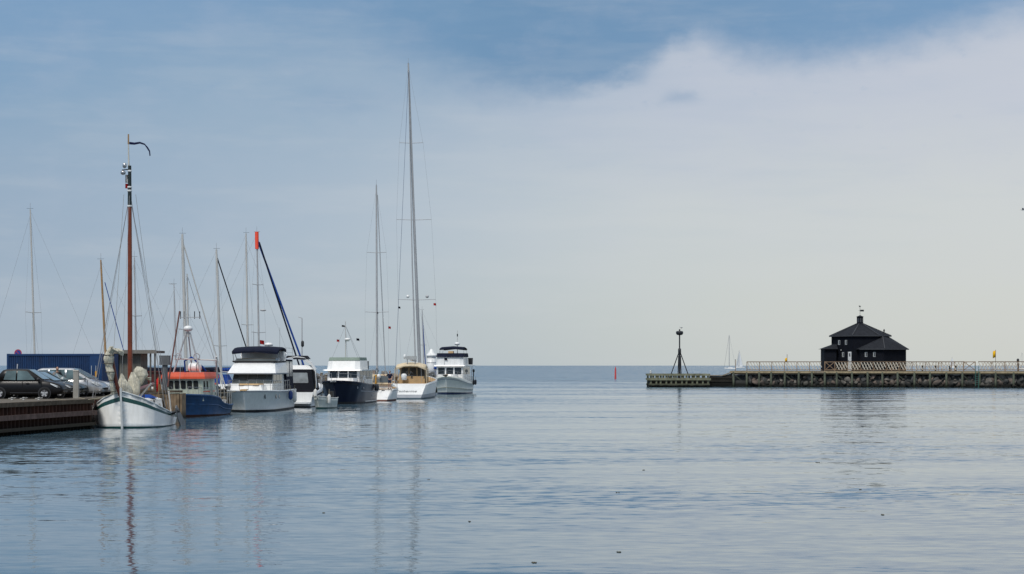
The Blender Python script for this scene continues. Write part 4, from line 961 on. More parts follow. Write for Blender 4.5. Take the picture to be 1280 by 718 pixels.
# aft deck canvas enclosure
en = MB(); eq = en.block(rect(8.42, 12.1, 1.70, 1.62), 1.6, rect(8.42, 12.0, 1.64, 1.56), 3.85); en.build('aft_enclosure', NAVY, b)
windows(b, eq[1], [(.04, .44), (.54, .94)], .42, .94, glass=mat('clear_vinyl', (.26, .28, .29), .12, var=.25), r=.05, name='vinyl_window')
windows(b, eq[0], [(.55, .95)], .5, .95, glass=MATS['clear_vinyl'], r=.05, name='vinyl_window')
MB().block(rect(8.4, 12.2, 1.72, 1.65), 3.86, rect(8.5, 12.1, 1.6, 1.55), 3.96).build('hardtop', WHITE, b)
mb = MB(); mb.tube([(8.8, -1.6, 3.95), (8.8, -1.6, 4.75), (12.0, -1.55, 4.75), (12.0, -1.55, 3.95)], .02, n=6); mb.tube([(8.8, -1.6, 4.4), (12.0, -1.55, 4.4)], .014, n=5); mb.build('hardtop_rail', STEEL, b)
guard_rail(b, st, .02, .74, .72, nst=9, r=.016)
MB().ball((4.95, .15, 3.3), (.1, .14, .05), n=8).tube([(4.4, .15, 3.32), (4.4, .15, 3.5)], .02).build('searchlight', DARK, b)
MB().block(rect(-.1, .8, .25, .25), 1.58, rect(-.05, .8, .2, .2), 1.68).build('anchor_platform', TEAK, b)
fender('blue fender hanging on the white motor yacht beside its white fender', world_of(b, (7.9, -2.10, 1.12)), .62, .17, BF)
fender('long white fender hanging low near the stern of the motor yacht', world_of(b, (10.1, -2.05, 1.0)), .85, .16, WF)
mooring('rope from the motor yacht bow to the quay behind the fishing boat', world_of(b, (.4, .3, 1.6)), (-22.6, 128.0, 1.6), .2)

# ================================================================== second white cruiser, stern towards the viewer
b = boat('cabin_cruiser', 'white sports cruiser with black cockpit canopy and radar arch behind the motor yacht', 'motor cruiser', 365.5, 52.6, 1.2)
b.scale = (1.12, 1.12, 1.12)
tab = [(0, 1.45, 1.30, 1.10), (.2, 1.55, 1.40, 1.18), (.5, 1.60, 1.38, 1.36), (.75, 1.35, .9, 1.58), (.9, .75, .35, 1.72), (1, .05, .03, 1.82)]
rows = [(0, 0, 1), (.08, 0, 0), (.70, .0, 0), (.705, .03, 2), (.80, .03, 0)]
_, st = hull(b, 9.0, tab, rows, [WHITE, BLACKBOOT, NAVY, WHITE2], near='stern', rake=.15, deck_m=0, transom_m=0, fwd_rake=1.2)
MB().block(rect(-.75, .05, 1.35, 1.4, .2), .28, rect(-.7, .05, 1.35, 1.4, .2), .40).build('swim_platform', WHITE2, b)
mb = MB(); cq = mb.block(rect(.7, 4.0, 1.42, 1.45), 1.1, rect(1.0, 3.8, 1.15, 1.2), 2.75); mb.build('cockpit_canopy', BLACKCLOTH, b)
windows(b, cq[0] if len(cq) == 4 else cq[0], [(.1, .9)], .4, .85, glass=MATS['clear_vinyl'], name='vinyl_window')
mb = MB(); mb.block(rect(3.6, 7.2, 1.4, .7), 1.3, rect(3.8, 6.2, 1.25, .6), 2.4); mb.build('cabin', WHITE, b)
rings = []
for a in range(9):
    t_ = math.pi * a / 8; rings.append([(1.6 + dx + .5 * math.sin(t_), 1.5 * math.cos(t_), 1.4 + 2.1 * math.sin(t_) ** .6 + dz) for dx, dz in ((0, 0), (.55, .0), (.55, .22), (0, .22))])
MB().loft(rings, smooth=False).build('radar_arch', WHITE, b)
MB().block(rect(2.0, 3.6, 1.3, 1.3, .2), 2.75, rect(2.2, 3.5, 1.1, 1.1, .2), 3.05).build('canopy_roof', WHITE, b)
MB().block(rect(2.0, 3.2, .9, .9), 3.5, rect(2.2, 3.1, .7, .7), 3.75).build('folded_cover', BLACKCLOTH, b)
guard_rail(b, st, .45, .98, .6, nst=6)
for x in (4.2, 5.4): p = st(x / 9, .55); MB().lathe([(.02, -.02), (.15, -.02), (.15, .02), (.02, .02)], (p.x, -(p.y + .02), p.z), 12, axis='Y', smooth=False).build('porthole', GLASS, b)
fender('white fender hanging at the stern quarter of the sports cruiser', world_of(b, (.1, -1.65, .95)), .75, .15, WF)
# small white dinghy
b = boat('dinghy', 'small white open boat with green waterline and a fender lying beside the navy trawler', 'dinghy', 396.5, 54.6, 12)
tab = [(0, .06, .03, 1.02), (.12, .42, .28, .96), (.3, .62, .48, .88), (.7, .66, .55, .82), (1, .55, .45, .84)]
_, st = hull(b, 3.6, tab, [(0, 0, 1), (.14, 0, 0), (.4, .0, 0), (.42, .015, 0), (.66, 0, 0), (.68, .015, 0)], [mat('dinghy_white', (.62, .65, .60), .4, streak=.3), DKGREEN, TEAK], rake=.35, deck_m=2, transom_m=0, bul=.3)
rub_rail(b, st, 1.0, 0.0, 1, .035, WF)
MB().block(rect(3.3, 3.75, .15, .15), .6, rect(3.3, 3.7, .18, .18), 1.35).build('outboard_motor', DARK, b)
MB().b2((1.6, -.6, .62), (1.85, .6, .68)).build('thwart', TEAK, b)
fender('white fender tied slanting on the small white open boat', world_of(b, (.9, -.68, .75)), .7, .14, WF)

# ================================================================== navy trawler yacht
b = boat('trawler_yacht', 'navy blue trawler yacht with white flybridge and three front windows', 'motor yacht', 417, 49, 6.6)
b_nt = b
tab = [(0, .06, .03, 2.10), (.05, .75, .22, 2.08), (.13, 1.45, .75, 2.02), (.25, 1.85, 1.35, 1.92), (.42, 1.95, 1.68, 1.80), (.65, 1.95, 1.75, 1.70), (.88, 1.85, 1.62, 1.68), (1, 1.72, 1.5, 1.70)]
rows = [(0, 0, 1), (.10, 0, 0), (.60, 0, 0), (.96, .0, 2)]
_, st = hull(b, 11.8, tab, rows, [NAVYHULL, BLACKBOOT, NAVYHULL, TEAK, WHITE], rake=1.0, bul=.25, deck_m=3, transom_m=0, flare=1.6, cap_m=4)
for s in (-1, 1):
    pts = [st(.30 + .68 * i / 14, .60) for i in range(15)]
    MB().tube([(p.x, s * (p.y + .03), p.z) for p in pts], .035, n=6).build('rub_rail', mat('pale_rub_rail', (.30, .32, .36), .5), b)
    pts = [st(.45 + .55 * i / 10, .10) for i in range(11)]
    MB().tube([(p.x, s * (p.y + .02), p.z) for p in pts], .045, n=6).build('boot_stripe', WF, b)
for x in (2.6, 4.2, 8.2): p = st(x / 11.8, .75 if x < 8 else .4); MB().lathe([(.02, -.02), (.11, -.02), (.11, .03), (.02, .03)], (p.x, -(p.y + .02), p.z), 12, axis='Y', smooth=False).build('porthole', GREYBAND, b)
bw = MB(); bw.block(rect(2.6, 4.4, 1.2, 1.5, .4), 1.75, rect(2.8, 4.4, 1.1, 1.4, .4), 2.28); bw.build('foredeck_trunk', WHITE, b)
ho = MB(); q = ho.block(rect(3.9, 9.9, 1.46, 1.5, .12), 1.6, rect(4.05, 9.9, 1.42, 1.46, .12), 2.96); ho.build('deckhouse', WHITE, b)
windows(b, q[1], [(.03, .31), (.355, .645), (.69, .97)], .50, .95, glass=GLASS, r=.05, name='windscreen')
windows(b, q[3], [(.05, .25), (.28, .50), (.53, .75), (.78, .96)], .42, .95, glass=GLASSL, r=.06)
MB().block(rect(3.55, 11.4, 1.75, 1.75, .15), 2.94, rect(3.6, 11.4, 1.78, 1.78, .15), 3.03).build('boat_deck', WHITE, b)
fb = MB(); fq = fb.block(rect(4.0, 7.4, 1.50, 1.55, .45), 3.03, rect(4.3, 7.4, 1.42, 1.50, .40), 3.84); fb.build('flybridge', WHITE, b)
cq = MB(); cq.block(rect(4.25, 7.3, 1.42, 1.48, .4), 3.84, rect(4.4, 7.3, 1.36, 1.44, .38), 4.12); cq.build('fly_dodger', GREENCLOTH, b)
MB().tube([(6.2, .25, 3.0), (6.2, .27, 7.4)], [.06, .03], n=8).build('mast', ALUW, b)
MB().ball((6.0, .05, 5.75), (.26, .3, .13), n=12).build('radar_dome', WHITE, b)
MB().bar((6.1, .27, 5.6), (6.1, -.1, 5.6), .05, .05).build('radar_bracket', ALUW, b)
for p in ((5.0, 1.3, 3.9), (7.6, -1.2, 3.1), (9.8, .8, 3.1), (7.2, -1.0, 3.2)): MB().tube([(6.2, .27, 7.0), p], .012, n=5).build('stay', WIRE, b)
flag(b, (6.2, 1.05, 5.75), .24, .2, RED, d=(0, -1, 0), name='red_flag'); flag(b, (6.2, -.75, 5.85), .28, .2, NAVY, d=(0, -1, 0), name='blue_flag'); flag(b, (6.2, .6, 7.05), .3, .16, DARK, d=(0, -1, 0), name='dark_flag')
MB().b2((8.0, -1.1, 3.03), (8.9, -.5, 3.5)).build('deck_locker', WHITE, b)
for x in (8.3, 8.8): MB().tube([(x, -1.3, 3.03), (x, -1.3, 3.8)], .05, n=6).build('davit', DARK, b)
guard_rail(b, st, .02, .95, .62, nst=10, r=.015)
MB().bar((-.05, 0, 2.02), (.6, 0, 2.1), .25, .1).build('anchor_roller', STEEL, b); MB().bar((.02, -.22, 2.02), (.02, .3, 2.02), .08, .12).build('anchor', STEEL, b)
lr = thing('life_ring', 'white life ring with dark centre hung on the navy trawler side deck', 'life ring', world_of(b, (4.9, -1.72, 2.14)), b.rotation_euler.z)
mb = MB(); rg = []
for i in range(20):
    a = 2 * math.pi * i / 20; c_ = Vector((math.cos(a) * .27, 0, math.sin(a) * .27)); u_ = c_.normalized()
    rg.append([c_ + u_ * .10 * math.cos(k * math.pi / 4) + Vector((0, .08, 0)) * math.sin(k * math.pi / 4) for k in range(8)])
rg.append(rg[0]); mb.loft(rg, cap=False).build('ring', WHITE, lr)
MB().lathe([(.02, .05), (.2, .05), (.2, .06), (.02, .06)], n=14, axis='Y', smooth=False).build('cover', NAVY, lr)
for k, x in enumerate((8.7, 9.3)): fender(['dark fender hanging on the navy trawler side, forward of its twin', 'dark fender hanging on the navy trawler side, aft of its twin'][k], world_of(b, (x, -2.05, 1.35)), .5, .14, mat('black_fender', (.02, .022, .03), .5))
MB().tube([(11.3, 0, 1.9), (12.0, .1, 3.2)], .02, n=6).build('ensign_staff', PALEWOOD, b)

# ================================================================== sailing yachts stern-to
def sailing_yacht_stern(name, label, px, Y, alpha, Lb, tab, rows, mats, mast_x, mast_base_y, top_y, mast_h, r0, spreaders, mm_, rake=1.6):
    b = boat(name, label, 'sailing yacht', px, None, alpha, Y=Y)
    _, st = hull(b, Lb, tab, rows, mats, near='stern', rake=rake, deck_m=3, transom_m=4, fwd_rake=1.4, bul=.06, rakeL=.16, prk=1.2)
    return b, st
SY = mat('cruising_hull_white', (.72, .74, .73), .3, var=.04, streak=.15, stain=(.45, .45, .42))
b, st = sailing_yacht_stern('sailing_yacht', 'white sailing yacht with brown waterline and a man standing on its stern', 473.0, 166.3, 0.3, 9.0,
    [(0, 1.12, .75, 1.15), (.2, 1.45, 1.15, 1.18), (.45, 1.62, 1.40, 1.22), (.7, 1.30, .95, 1.30), (.88, .65, .35, 1.42), (1, .04, .02, 1.52)],
    [(0, 0, 1), (.14, 0, 0), (.80, 0, 2), (.88, 0, 0)], [SY, REDBOOT, GREYBAND, TEAK, WHITE], 0, 0, 0, 0, 0, [], ALU, rake=1.5)
b_s2 = b
mb = MB(); q = mb.block(rect(3.4, 7.6, 1.05, .75), 1.15, rect(3.6, 7.4, .9, .6), 1.75); mb.build('coachroof', WHITE, b)
windows(b, q[1], [(.1, .4), (.5, .85)], .3, .75)
mb = MB(); q = mb.block(rect(3.2, 4.6, 1.1, 1.05), 1.6, rect(3.5, 4.3, .9, .85), 2.55); mb.build('sprayhood', CREAM, b)
windows(b, q[0], [(.12, .9)], .15, .85, glass=GLASSL)
windows(b, q[1], [(.12, .9)], .15, .85, glass=GLASSL)
mo = mast(b, (4.6, .50, 1.6), (4.7, .58, 20.9), .10, .065, ALUD, [(.36, 1.15), (.66, .95)], [((4.7, .58, 20.6), (8.8, 0, 1.6)), ((4.7, .58, 20.6), (.6, 0, 1.3))])
for f, y_ in ((.36, -1.15),): MB().ball((4.65, .5, 8.5), .13, n=8).build('mast_light', DARK, mo)
flag(b, (4.65, -.6, 7.2), .25, .22, RED, d=(0, -1, 0), name='courtesy_flag')
bo = MB().tube([(4.4, .5, 2.75), (1.6, .3, 2.85)], .09, n=8).build('boom', ALUD, b); MB().tube([(4.4, .5, 2.9), (1.7, .3, 2.98)], [.19, .13], n=8).build('sail_cover', NAVY, bo)
MB().tube([(5.3, .52, 20.0), (8.6, -.05, 1.7)], .04, n=6).build('furled_headsail', ALUD, b)
guard_rail(b, st, .12, .95, .6, nst=6, r=.013)
MB().ball((1.3, .08, 2.35), (.24, .2, .24), n=12).build('horseshoe_cover', WHITE, b)
MB().tube([(.9, .32, 1.0), (.9, .30, 2.5)], .10, n=8).build('yellow_dan_buoy', YPLAS, b)
MB().tube([(.8, 0, 1.1), (.8, 0, 2.3)], .03, n=6).build('stern_post', STEEL, b)
p = world_of(b, (1.35, -.98, 1.16))
make_person('man in navy shirt and blue shorts standing on the yacht stern with one arm out', tuple(p), R(-20), NAVYT, DENIM, ((.27, -.05, 1.17), (.26, -.16, .95)), ((-.36, -.12, 1.22), (-.52, -.22, 1.36)), 1.72, mat('greying_hair', (.12, .10, .08), .8))
MB().b2((-.02, -.6, .98), (.02, -.3, 1.06)).build('name_plate', DARK, b)
# ---- big white yacht with the tall mast
b, st = sailing_yacht_stern('sailing_yacht', 'big white sailing yacht with cream bimini and the tallest mast in the harbour', 511.0, 176.0, 0.2, 24.0,
    [(0, 1.62, 1.15, 1.55), (.12, 2.05, 1.6, 1.68), (.3, 2.28, 1.95, 1.80), (.5, 2.32, 2.05, 1.88), (.75, 1.75, 1.3, 2.05), (.9, .85, .5, 2.22), (1, .05, .02, 2.35)],
    [(0, 0, 1), (.10, 0, 2), (.30, 0, 0), (.86, 0, 2), (.88, 0, 0)], [SY, mat('teal_boottop', (.008, .035, .055), .4), GREYBAND, TEAK, WHITE], 0, 0, 0, 0, 0, [], ALU, rake=2.4)
b_cat = b
# transom name in script
cu = bpy.data.curves.new('lettering', 'FONT'); cu.body = 'Catherine'; cu.size = .52; cu.shear = .35; cu.extrude = .004; cu.align_x = 'LEFT'; cu.space_character = 1.05
to = bpy.data.objects.new('temporary', cu); COL.objects.link(to)
nm = bpy.data.meshes.new_from_object(to.evaluated_get(bpy.context.evaluated_depsgraph_get())); bpy.data.objects.remove(to)
nm.materials.clear(); nm.materials.append(mat('grey_lettering', (.20, .21, .23), .5))
lt = bpy.data.objects.new('name_lettering', nm); COL.objects.link(lt); lt.parent = b
# transom plane: passes from (rake*q) at height zs*q
sl = math.atan2(1.55, 2.4)
q0 = .45
lt.matrix_local = Matrix.Translation((2.4 * q0 - .03, 1.50, 1.55 * q0 + .02)) @ Matrix.Rotation(R(-90), 4, 'Z') @ Matrix.Rotation(sl, 4, 'X')
mb = MB(); mb.block(rect(7.5, 13.5, 1.55, 1.1, .5), 1.7, rect(8.0, 13.0, 1.3, .9, .4), 2.55); mb.build('coachroof', WHITE, b)
# cockpit with cream enclosure
mb = MB(); rings = []
for x, wv, z in ((2.9, 1.56, 3.30), (3.3, 1.62, 3.52), (4.6, 1.64, 3.62), (6.2, 1.58, 3.55), (7.0, 1.45, 3.30)):
    rings.append([(x, wv * c_, z + dz) for c_, dz in ((1, -.34), (.90, -.12), (.5, .05), (0, .10), (-.5, .05), (-.90, -.12), (-1, -.34), (-.95, -.36), (-.45, -.02), (0, .02), (.45, -.02), (.95, -.36))])
mb.loft(rings).build('bimini', CREAM, b)
for s in (-1, 1):
    for x in (2.95, 4.7, 6.6): MB().tube([(x, s * 1.62, 1.55), (x, s * 1.60, 3.1)], .035, n=6).build('bimini_pole', CREAM, b)
    MB().ext([(3.0, s * 1.60, 1.6), (6.6, s * 1.60, 1.7), (6.6, s * 1.55, 2.25), (3.0, s * 1.58, 2.25)], (0, s * .02, 0)).build('side_curtain', TAN, b)
mb = MB(); q = mb.block(rect(6.7, 7.6, 1.5, 1.4), 1.7, rect(6.9, 7.6, 1.3, 1.2), 3.3); mb.build('windscreen_frame', CREAM, b)
windows(b, q[0], [(.06, .32), (.37, .63), (.68, .94)], .35, .9, glass=GLASSL)
for y in (.55, -.75):
    MB().b2((3.3, y - .55, 1.5), (3.7, y + .55, 2.3)).build('cockpit_seat', TAN, b)
MB().b2((3.05, -1.45, 1.5), (3.22, 1.2, 2.05)).build('stern_cushion', TAN, b)
wl = MB(); rg = []
for i in range(21):
    a = 2 * math.pi * i / 20; c_ = Vector((4.1, .25 + math.cos(a) * .48, 2.35 + math.sin(a) * .48)); rg.append([c_ + Vector((.025 * math.cos(k * 1.57), .0, .025 * math.sin(k * 1.57))) for k in range(4)])
wl.loft(rg, cap=False); [wl.bar((4.1, .25, 2.35), (4.1, .25 + math.cos(a) * .47, 2.35 + math.sin(a) * .47), .02, .02) for a in (0, 1.05, 2.1, 3.14, 4.2, 5.2)]
wl.build('steering_wheel', STEEL, b)
MB().lathe([(.02, 1.9), (.28, 1.92), (.30, 2.4), (.2, 2.55), (.02, 2.58)], (2.75, .65, 0), 14).build('white_pod', WHITE, b)
# radar and raft on a stern pole
MB().tube([(3.2, .35, 3.5), (3.2, .35, 4.3)], .05, n=8).build('gantry_pole', STEEL, b); MB().tube([(3.2, -.45, 3.5), (3.2, -.45, 4.1)], .05, n=8).build('gantry_pole', STEEL, b)
MB().b2((3.0, -.6, 4.0), (3.5, .45, 4.35)).build('gantry_box', mat('pale_grey_box', (.42, .43, .42), .5), b); MB().ball((3.2, .62, 4.3), (.15, .15, .24), n=10).build('aerial_dome', WHITE, b)
ml = mast(b, (10.4, -.50, 2.2), (10.4, .70, 35.4), .135, .085, ALUD, [(.245, 2.0), (.50, 1.85), (.745, 1.25)], [], wr=.008, sp_r=.03)
MB().tube([(9.6, -.10, 3.6), (9.9, .25, 14.0), (10.3, .68, 34.6)], [.075, .07, .04], n=8).build('furled_mainsail', ALUD, b)
for y_ in (1.05, -1.0): MB().ball((10.4, y_ - .3, 10.7), (.19, .19, .17), n=10).build('satellite_dome', WHITE if y_ > 0 else ALUD, ml)
MB().tube([(10.4, .66, 35.0), (2.4, 1.55, 1.7)], .018, n=5).build('backstay', mat('blue_stay', (.06, .09, .16), .5), ml)
MB().tube([(10.4, .66, 35.0), (1.6, -1.2, 1.7)], .014, n=5).build('backstay', WIRE, ml); MB().tube([(10.4, .66, 34.3), (22.8, 0, 2.5)], .05, n=6).build('furled_headsail', ALUD, ml)
flag(b, (10.2, -2.0, 10.0), .28, .24, RED, d=(0, -1, 0), name='courtesy_flag')
flag(b, (6.0, 1.45, 9.5), .22, .2, NAVY, d=(0, -1, 0), name='burgee')
bo = MB().tube([(10.0, -.1, 3.9), (4.5, .1, 4.0)], .13, n=8).build('boom', ALUD, b)
guard_rail(b, st, .14, .97, .7, nst=9, r=.014)
# ---- smaller yacht with blue covers between the big yacht and the white trawler
def side_yacht(name, label, px, Y, heading, Lb, mast_top_px, mast_top_y, mm_, r0=.10, cover=NAVY, furl=None, hm=None, deck_z=1.25, mast_bot_z=1.9, spread=((.5, .9),), forestay_dx=None, forestay_m=WIRE, forestay_r=.008, sh_y=None, back=True, boom=True, hood=True, top_m=None):
    """yacht lying across the view; local +x = bow, mast near the origin"""
    t = thing(name, label, 'sailing yacht', (wx(px, Y), Y, 0), R(heading), None)
    k = -1.0
    hb = .16 * Lb
    tab = [(0, .04, .02, deck_z + .3), (.1, hb * .45, hb * .25, deck_z + .2), (.3, hb * .88, hb * .65, deck_z + .06), (.6, hb, hb * .85, deck_z), (.85, hb * .85, hb * .65, deck_z), (1, hb * .62, hb * .4, deck_z + .02)]
    dummy = bpy.data.objects.new('frame', None)
    ho, st = hull(t, Lb, tab, [(0, 0, 1), (.1, 0, 0), (.8, 0, 2), (.86, 0, 0)], [hm or SY, BLUEBOOT, GREYBAND, TEAK], rake=1.0, deck_m=3, transom_m=0, rakeL=.3)
    bpy.data.objects.remove(dummy)
    me = ho.data; bowx = .42 * Lb
    for v in me.vertices: v.co.x = bowx - v.co.x
    me.flip_normals()
    mb = MB(); q = mb.block([(-.22 * Lb, hb * .6), (-.22 * Lb, -hb * .6), (.18 * Lb, -hb * .4), (.18 * Lb, hb * .4)], deck_z - .05, [(-.21 * Lb, hb * .5), (-.21 * Lb, -hb * .5), (.12 * Lb, -hb * .32), (.12 * Lb, hb * .32)], deck_z + .55); mb.build('coachroof', WHITE, t)
    windows(t, q[1], [(.12, .3), (.4, .58), (.68, .84)], .35, .75, r=.1)
    dxm = (mast_top_px - px) * Y / F * (1 if math.cos(R(heading)) > 0 else -1); zt = wz(mast_top_y, Y)
    mo = mast(t, (0, 0, mast_bot_z - .4), (dxm, 0, zt), r0, r0 * .6, mm_, list(spread), [], sp_dir=(.55, .83, 0) if True else (0, 1, 0))
    fx = bowx if forestay_dx is None else forestay_dx
    MB().tube([(dxm, 0, zt - .5), (fx, 0, deck_z + .4)], forestay_r, forestay_m and 0, n=6).build('forestay', forestay_m, mo)
    if back: MB().tube([(dxm, 0, zt - .1), (-.56 * Lb, 0, deck_z + .1)], .007, n=5).build('backstay', WIRE, mo)
    if boom:
        bo = MB().tube([(-.1, 0, 2.75), (-.36 * Lb, 0, 2.85)], .08, n=8).build('boom', mm_, t)
        MB().tube([(-.1, 0, 3.05), (-.2 * Lb, 0, 3.05), (-.35 * Lb, 0, 3.0)], [.22, .17, .1], n=8).build('sail_cover', cover, bo)
    if hood:
        mb = MB(); mb.block([(-.34 * Lb, hb * .55), (-.34 * Lb, -hb * .55), (-.2 * Lb, -hb * .5), (-.2 * Lb, hb * .5)], deck_z + .4, [(-.33 * Lb, hb * .42), (-.33 * Lb, -hb * .42), (-.24 * Lb, -hb * .38), (-.24 * Lb, hb * .38)], deck_z + 1.35); mb.build('sprayhood', cover, t)
    mb = MB()
    rail = [(bowx - .9, -hb * .35), (bowx - .1, -.12), (bowx - .1, .12), (bowx - .9, hb * .35)]
    mb.tube([(x, y, deck_z + .9) for x, y in rail], .018, n=6); [mb.tube([(x, y, deck_z + .2), (x, y, deck_z + .9)], .016, n=5) for x, y in rail]; mb.build('pulpit', STEEL, t)
    return t, mo
t, mo = side_yacht('sailing_yacht', 'small yacht with blue sail covers squeezed between the tall masted yacht and the white trawler', 530.5, 224.0, 165, 7.0, 527.5, 388, ALUD, .09, BLUECLOTH, spread=((.5, .5),), forestay_r=.06, forestay_m=BLUECLOTH, forestay_dx=-.3)

# ================================================================== white trawler with navy canvas
b = boat('trawler_yacht', 'white trawler yacht with navy canvas bimini moored at the harbour end', 'motor yacht', 557, 36.5, 6.6)
tab = [(0, .06, .03, 2.25), (.05, .70, .28, 2.18), (.13, 1.35, .85, 2.02), (.25, 1.80, 1.40, 1.80), (.42, 2.0, 1.75, 1.55), (.65, 2.0, 1.8, 1.42), (.88, 1.85, 1.65, 1.42), (1, 1.7, 1.5, 1.48)]
rows = [(0, 0, 1), (.12, 0, 0), (.34, .0, 0), (.345, .03, 2), (.39, .02, 0), (.78, 0, 0), (.785, .035, 3), (.83, .03, 0)]
_, st = hull(b, 12.2, tab, rows, [IVORY, BLUEBOOT, mat('cream_strake', (.60, .56, .42), .5), GREYBAND, TEAK], rake=.9, bul=.3, deck_m=4, transom_m=0, flare=1.5)
tr = MB(); tr.block(rect(1.6, 3.5, .7, 1.2, .3), 1.9, rect(1.8, 3.5, .6, 1.1, .3), 2.35); tr.build('foredeck_trunk', WHITE, b)
ho = MB(); q = ho.block(rect(3.1, 9.3, 1.62, 1.62, .12), 1.5, rect(3.25, 9.3, 1.58, 1.58, .12), 3.32); ho.build('deckhouse', WHITE, b)
windows(b, q[1], [(.03, .30), (.36, .64), (.70, .97)], .47, .90, r=.05, name='windscreen')
windows(b, q[3], [(.03, .18), (.24, .40), (.46, .62), (.68, .9)], .47, .90, r=.06)
MB().block(rect(2.85, 11.6, 1.9, 1.9, .15), 3.32, rect(2.9, 11.6, 1.92, 1.92, .15), 3.42).build('boat_deck', WHITE, b)
fb = MB(); fq = fb.block(rect(3.25, 6.8, 1.62, 1.66, .45), 3.42, rect(3.4, 6.8, 1.56, 1.62, .42), 4.42); fb.build('flybridge', WHITE, b)
MB().block(rect(3.2, 6.9, 1.68, 1.72, .46), 4.40, rect(3.55, 6.9, 1.58, 1.66, .42), 4.85).build('fly_dodger', NAVY, b)
mb = MB(); rings = []
for x, wv, z in ((4.0, 1.45, 5.42), (4.3, 1.5, 5.56), (5.5, 1.52, 5.64), (6.9, 1.48, 5.54), (7.2, 1.42, 5.4)):
    rings.append([(x, wv * c_ - .1, z + dz) for c_, dz in ((1, -.18), (.9, -.04), (0, .06), (-.9, -.04), (-1, -.18), (-.9, -.2), (0, -.06), (.9, -.2))])
mb.loft(rings).build('bimini', NAVY, b)
for s in (-1, 1):
    for x in (4.3, 6.8): MB().tube([(x, s * 1.5 - .05, 4.4), (x, s * 1.42 - .08, 5.4)], .02, n=6).build('bimini_pole', STEEL, b)
MB().tube([(7.4, -.3, 3.4), (7.4, -.3, 7.6)], [.05, .03], n=8).build('mast', ALUW, b); MB().ball((7.2, -.3, 6.0), (.34, .34, .2), n=14).build('radar_dome', WHITE, b)
MB().tube([(7.4, -.3, 6.9), (7.4, -.3, 7.2)], .07, n=8).build('mast_light', DARK, b)
MB().block(rect(3.9, 4.6, .3, .3), 4.5, rect(4.0, 4.6, .3, .3), 5.1).build('helm_seat', TAN, b)
flag(b, (3.2, .62, 4.3), .35, .25, NAVY, d=(0, -1, 0), name='burgee')
MB().tube([(3.2, .65, 3.4), (3.2, .65, 4.35)], .015, n=5).build('burgee_staff', STEEL, b)
ob = MB(); ob.block(rect(7.3, 8.2, .2, .2), 3.5, rect(7.3, 8.1, .25, .25), 4.3); ob.v = [(x, y - 1.85, z) for x, y, z in ob.v]; ob.build('boxed_outboard', DARK, b)
MB().bar((-.1, 0, 2.14), (.8, 0, 2.3), .3, .12).build('anchor_platform', TEAK, b); MB().bar((-.12, .3, 2.26), (-.12, -.25, 2.26), .12, .16).build('anchor', DARK, b)
guard_rail(b, st, .02, .9, .62, nst=9, r=.016)
for s in (-1, 1): MB().tube([(10.2, s * 1.6, 1.4), (10.2, s * 1.7, 3.36)], .05, n=6).build('deck_post', WHITE, b)
bk = MB(); bk.ball((9.0, -2.05, 2.75), (.2, .15, .22), n=8); bk.tube([(9.0, -2.0, 1.5), (9.0, -2.05, 2.6)], .06); bk.build('side_ladder', DARK, b)
for i, x in enumerate((8.6, 10.2)): fender(['dark fender slung high on the white trawler side', 'dark fender slung at the white trawler stern'][i], world_of(b, (x, -2.12, 1.35)), .55, .14, MATS['black_fender'])
# ================================================================== yachts in the basin behind the quay
t, mo = side_yacht('sailing_yacht', 'yacht whose lone white mast stands above the blue container near the no parking sign', 44.5, 150, 188, 11, 38, 262, ALUW, .085, spread=((.42, 1.0),))
t, mo = side_yacht('sailing_yacht', 'old wooden masted sailing boat behind the shed with a blue stay', 134, 146, 175, 9, 125.8, 325, PALEWOOD, .10, spread=(), back=True)
MB().tube([((134 - 130) * 146 / F, -.2, wz(353, 146)), ((134 - 154) * 146 / F, -.2, wz(438, 146))], .035, n=6).build('blue_stay', BLUECLOTH, mo)
t, mo = side_yacht('sailing_yacht', 'yacht with a thin grey mast just behind the brown mast of the sailing boat', 171, 148, 185, 9, 168, 322, ALUD, .07, spread=((.55, .8),))
t, mo = side_yacht('sailing_yacht', 'yacht with a thick white mast and white furled foresail behind the fishing boat', 233.5, 146, 8, 11, 228, 293, ALUW, .14, NAVY, spread=((.38, .9),), forestay_dx=(281 - 233.5) * 146 / F, forestay_m=ALUW, forestay_r=.05)
t, mo = side_yacht('sailing_yacht', 'small yacht with a thin mast topped by a long crossbar', 221, 158, 190, 8, 217.5, 356, ALUD, .055, spread=((.3, .5),), boom=False)
MB().bar(((221 - 211) * 158 / F, 0, wz(355, 158)), ((221 - 219) * 158 / F, 0, wz(356, 158)), .04, .04).build('crossbar', ALUD, mo)
t, mo = side_yacht('sailing_yacht', 'yacht with white mast and black furled foresail ending by the motor yacht bimini', 277, 150, 4, 10.5, 270.5, 312, ALUW, .12, NAVY, spread=((.3, .9),), forestay_dx=(323 - 277) * 150 / F, forestay_m=BLACKCLOTH, forestay_r=.05)
t, mo = side_yacht('sailing_yacht', 'yacht with a plain white mast right beside the orange topped mast', 310.5, 161, 0, 11, 307.5, 292, ALUW, .10, NAVY, spread=((.4, .8),))
t, mo = side_yacht('sailing_yacht', 'yacht with orange mast top band and twin blue furled foresails', 324.5, 157, -2, 12, 321, 291, ALUD, .085, BLUECLOTH, spread=((.35, .9), (.66, .7)), forestay_dx=(389 - 324.5) * 157 / F, forestay_m=BLUECLOTH, forestay_r=.085)
dx = (321.2 - 324.5) * 157 / F
MB().tube([(dx + .2, -.05, wz(303, 157)), ((376 - 324.5) * 157 / F, -.05, wz(462, 157))], .075, n=8).build('inner_forestay', NAVY, mo)
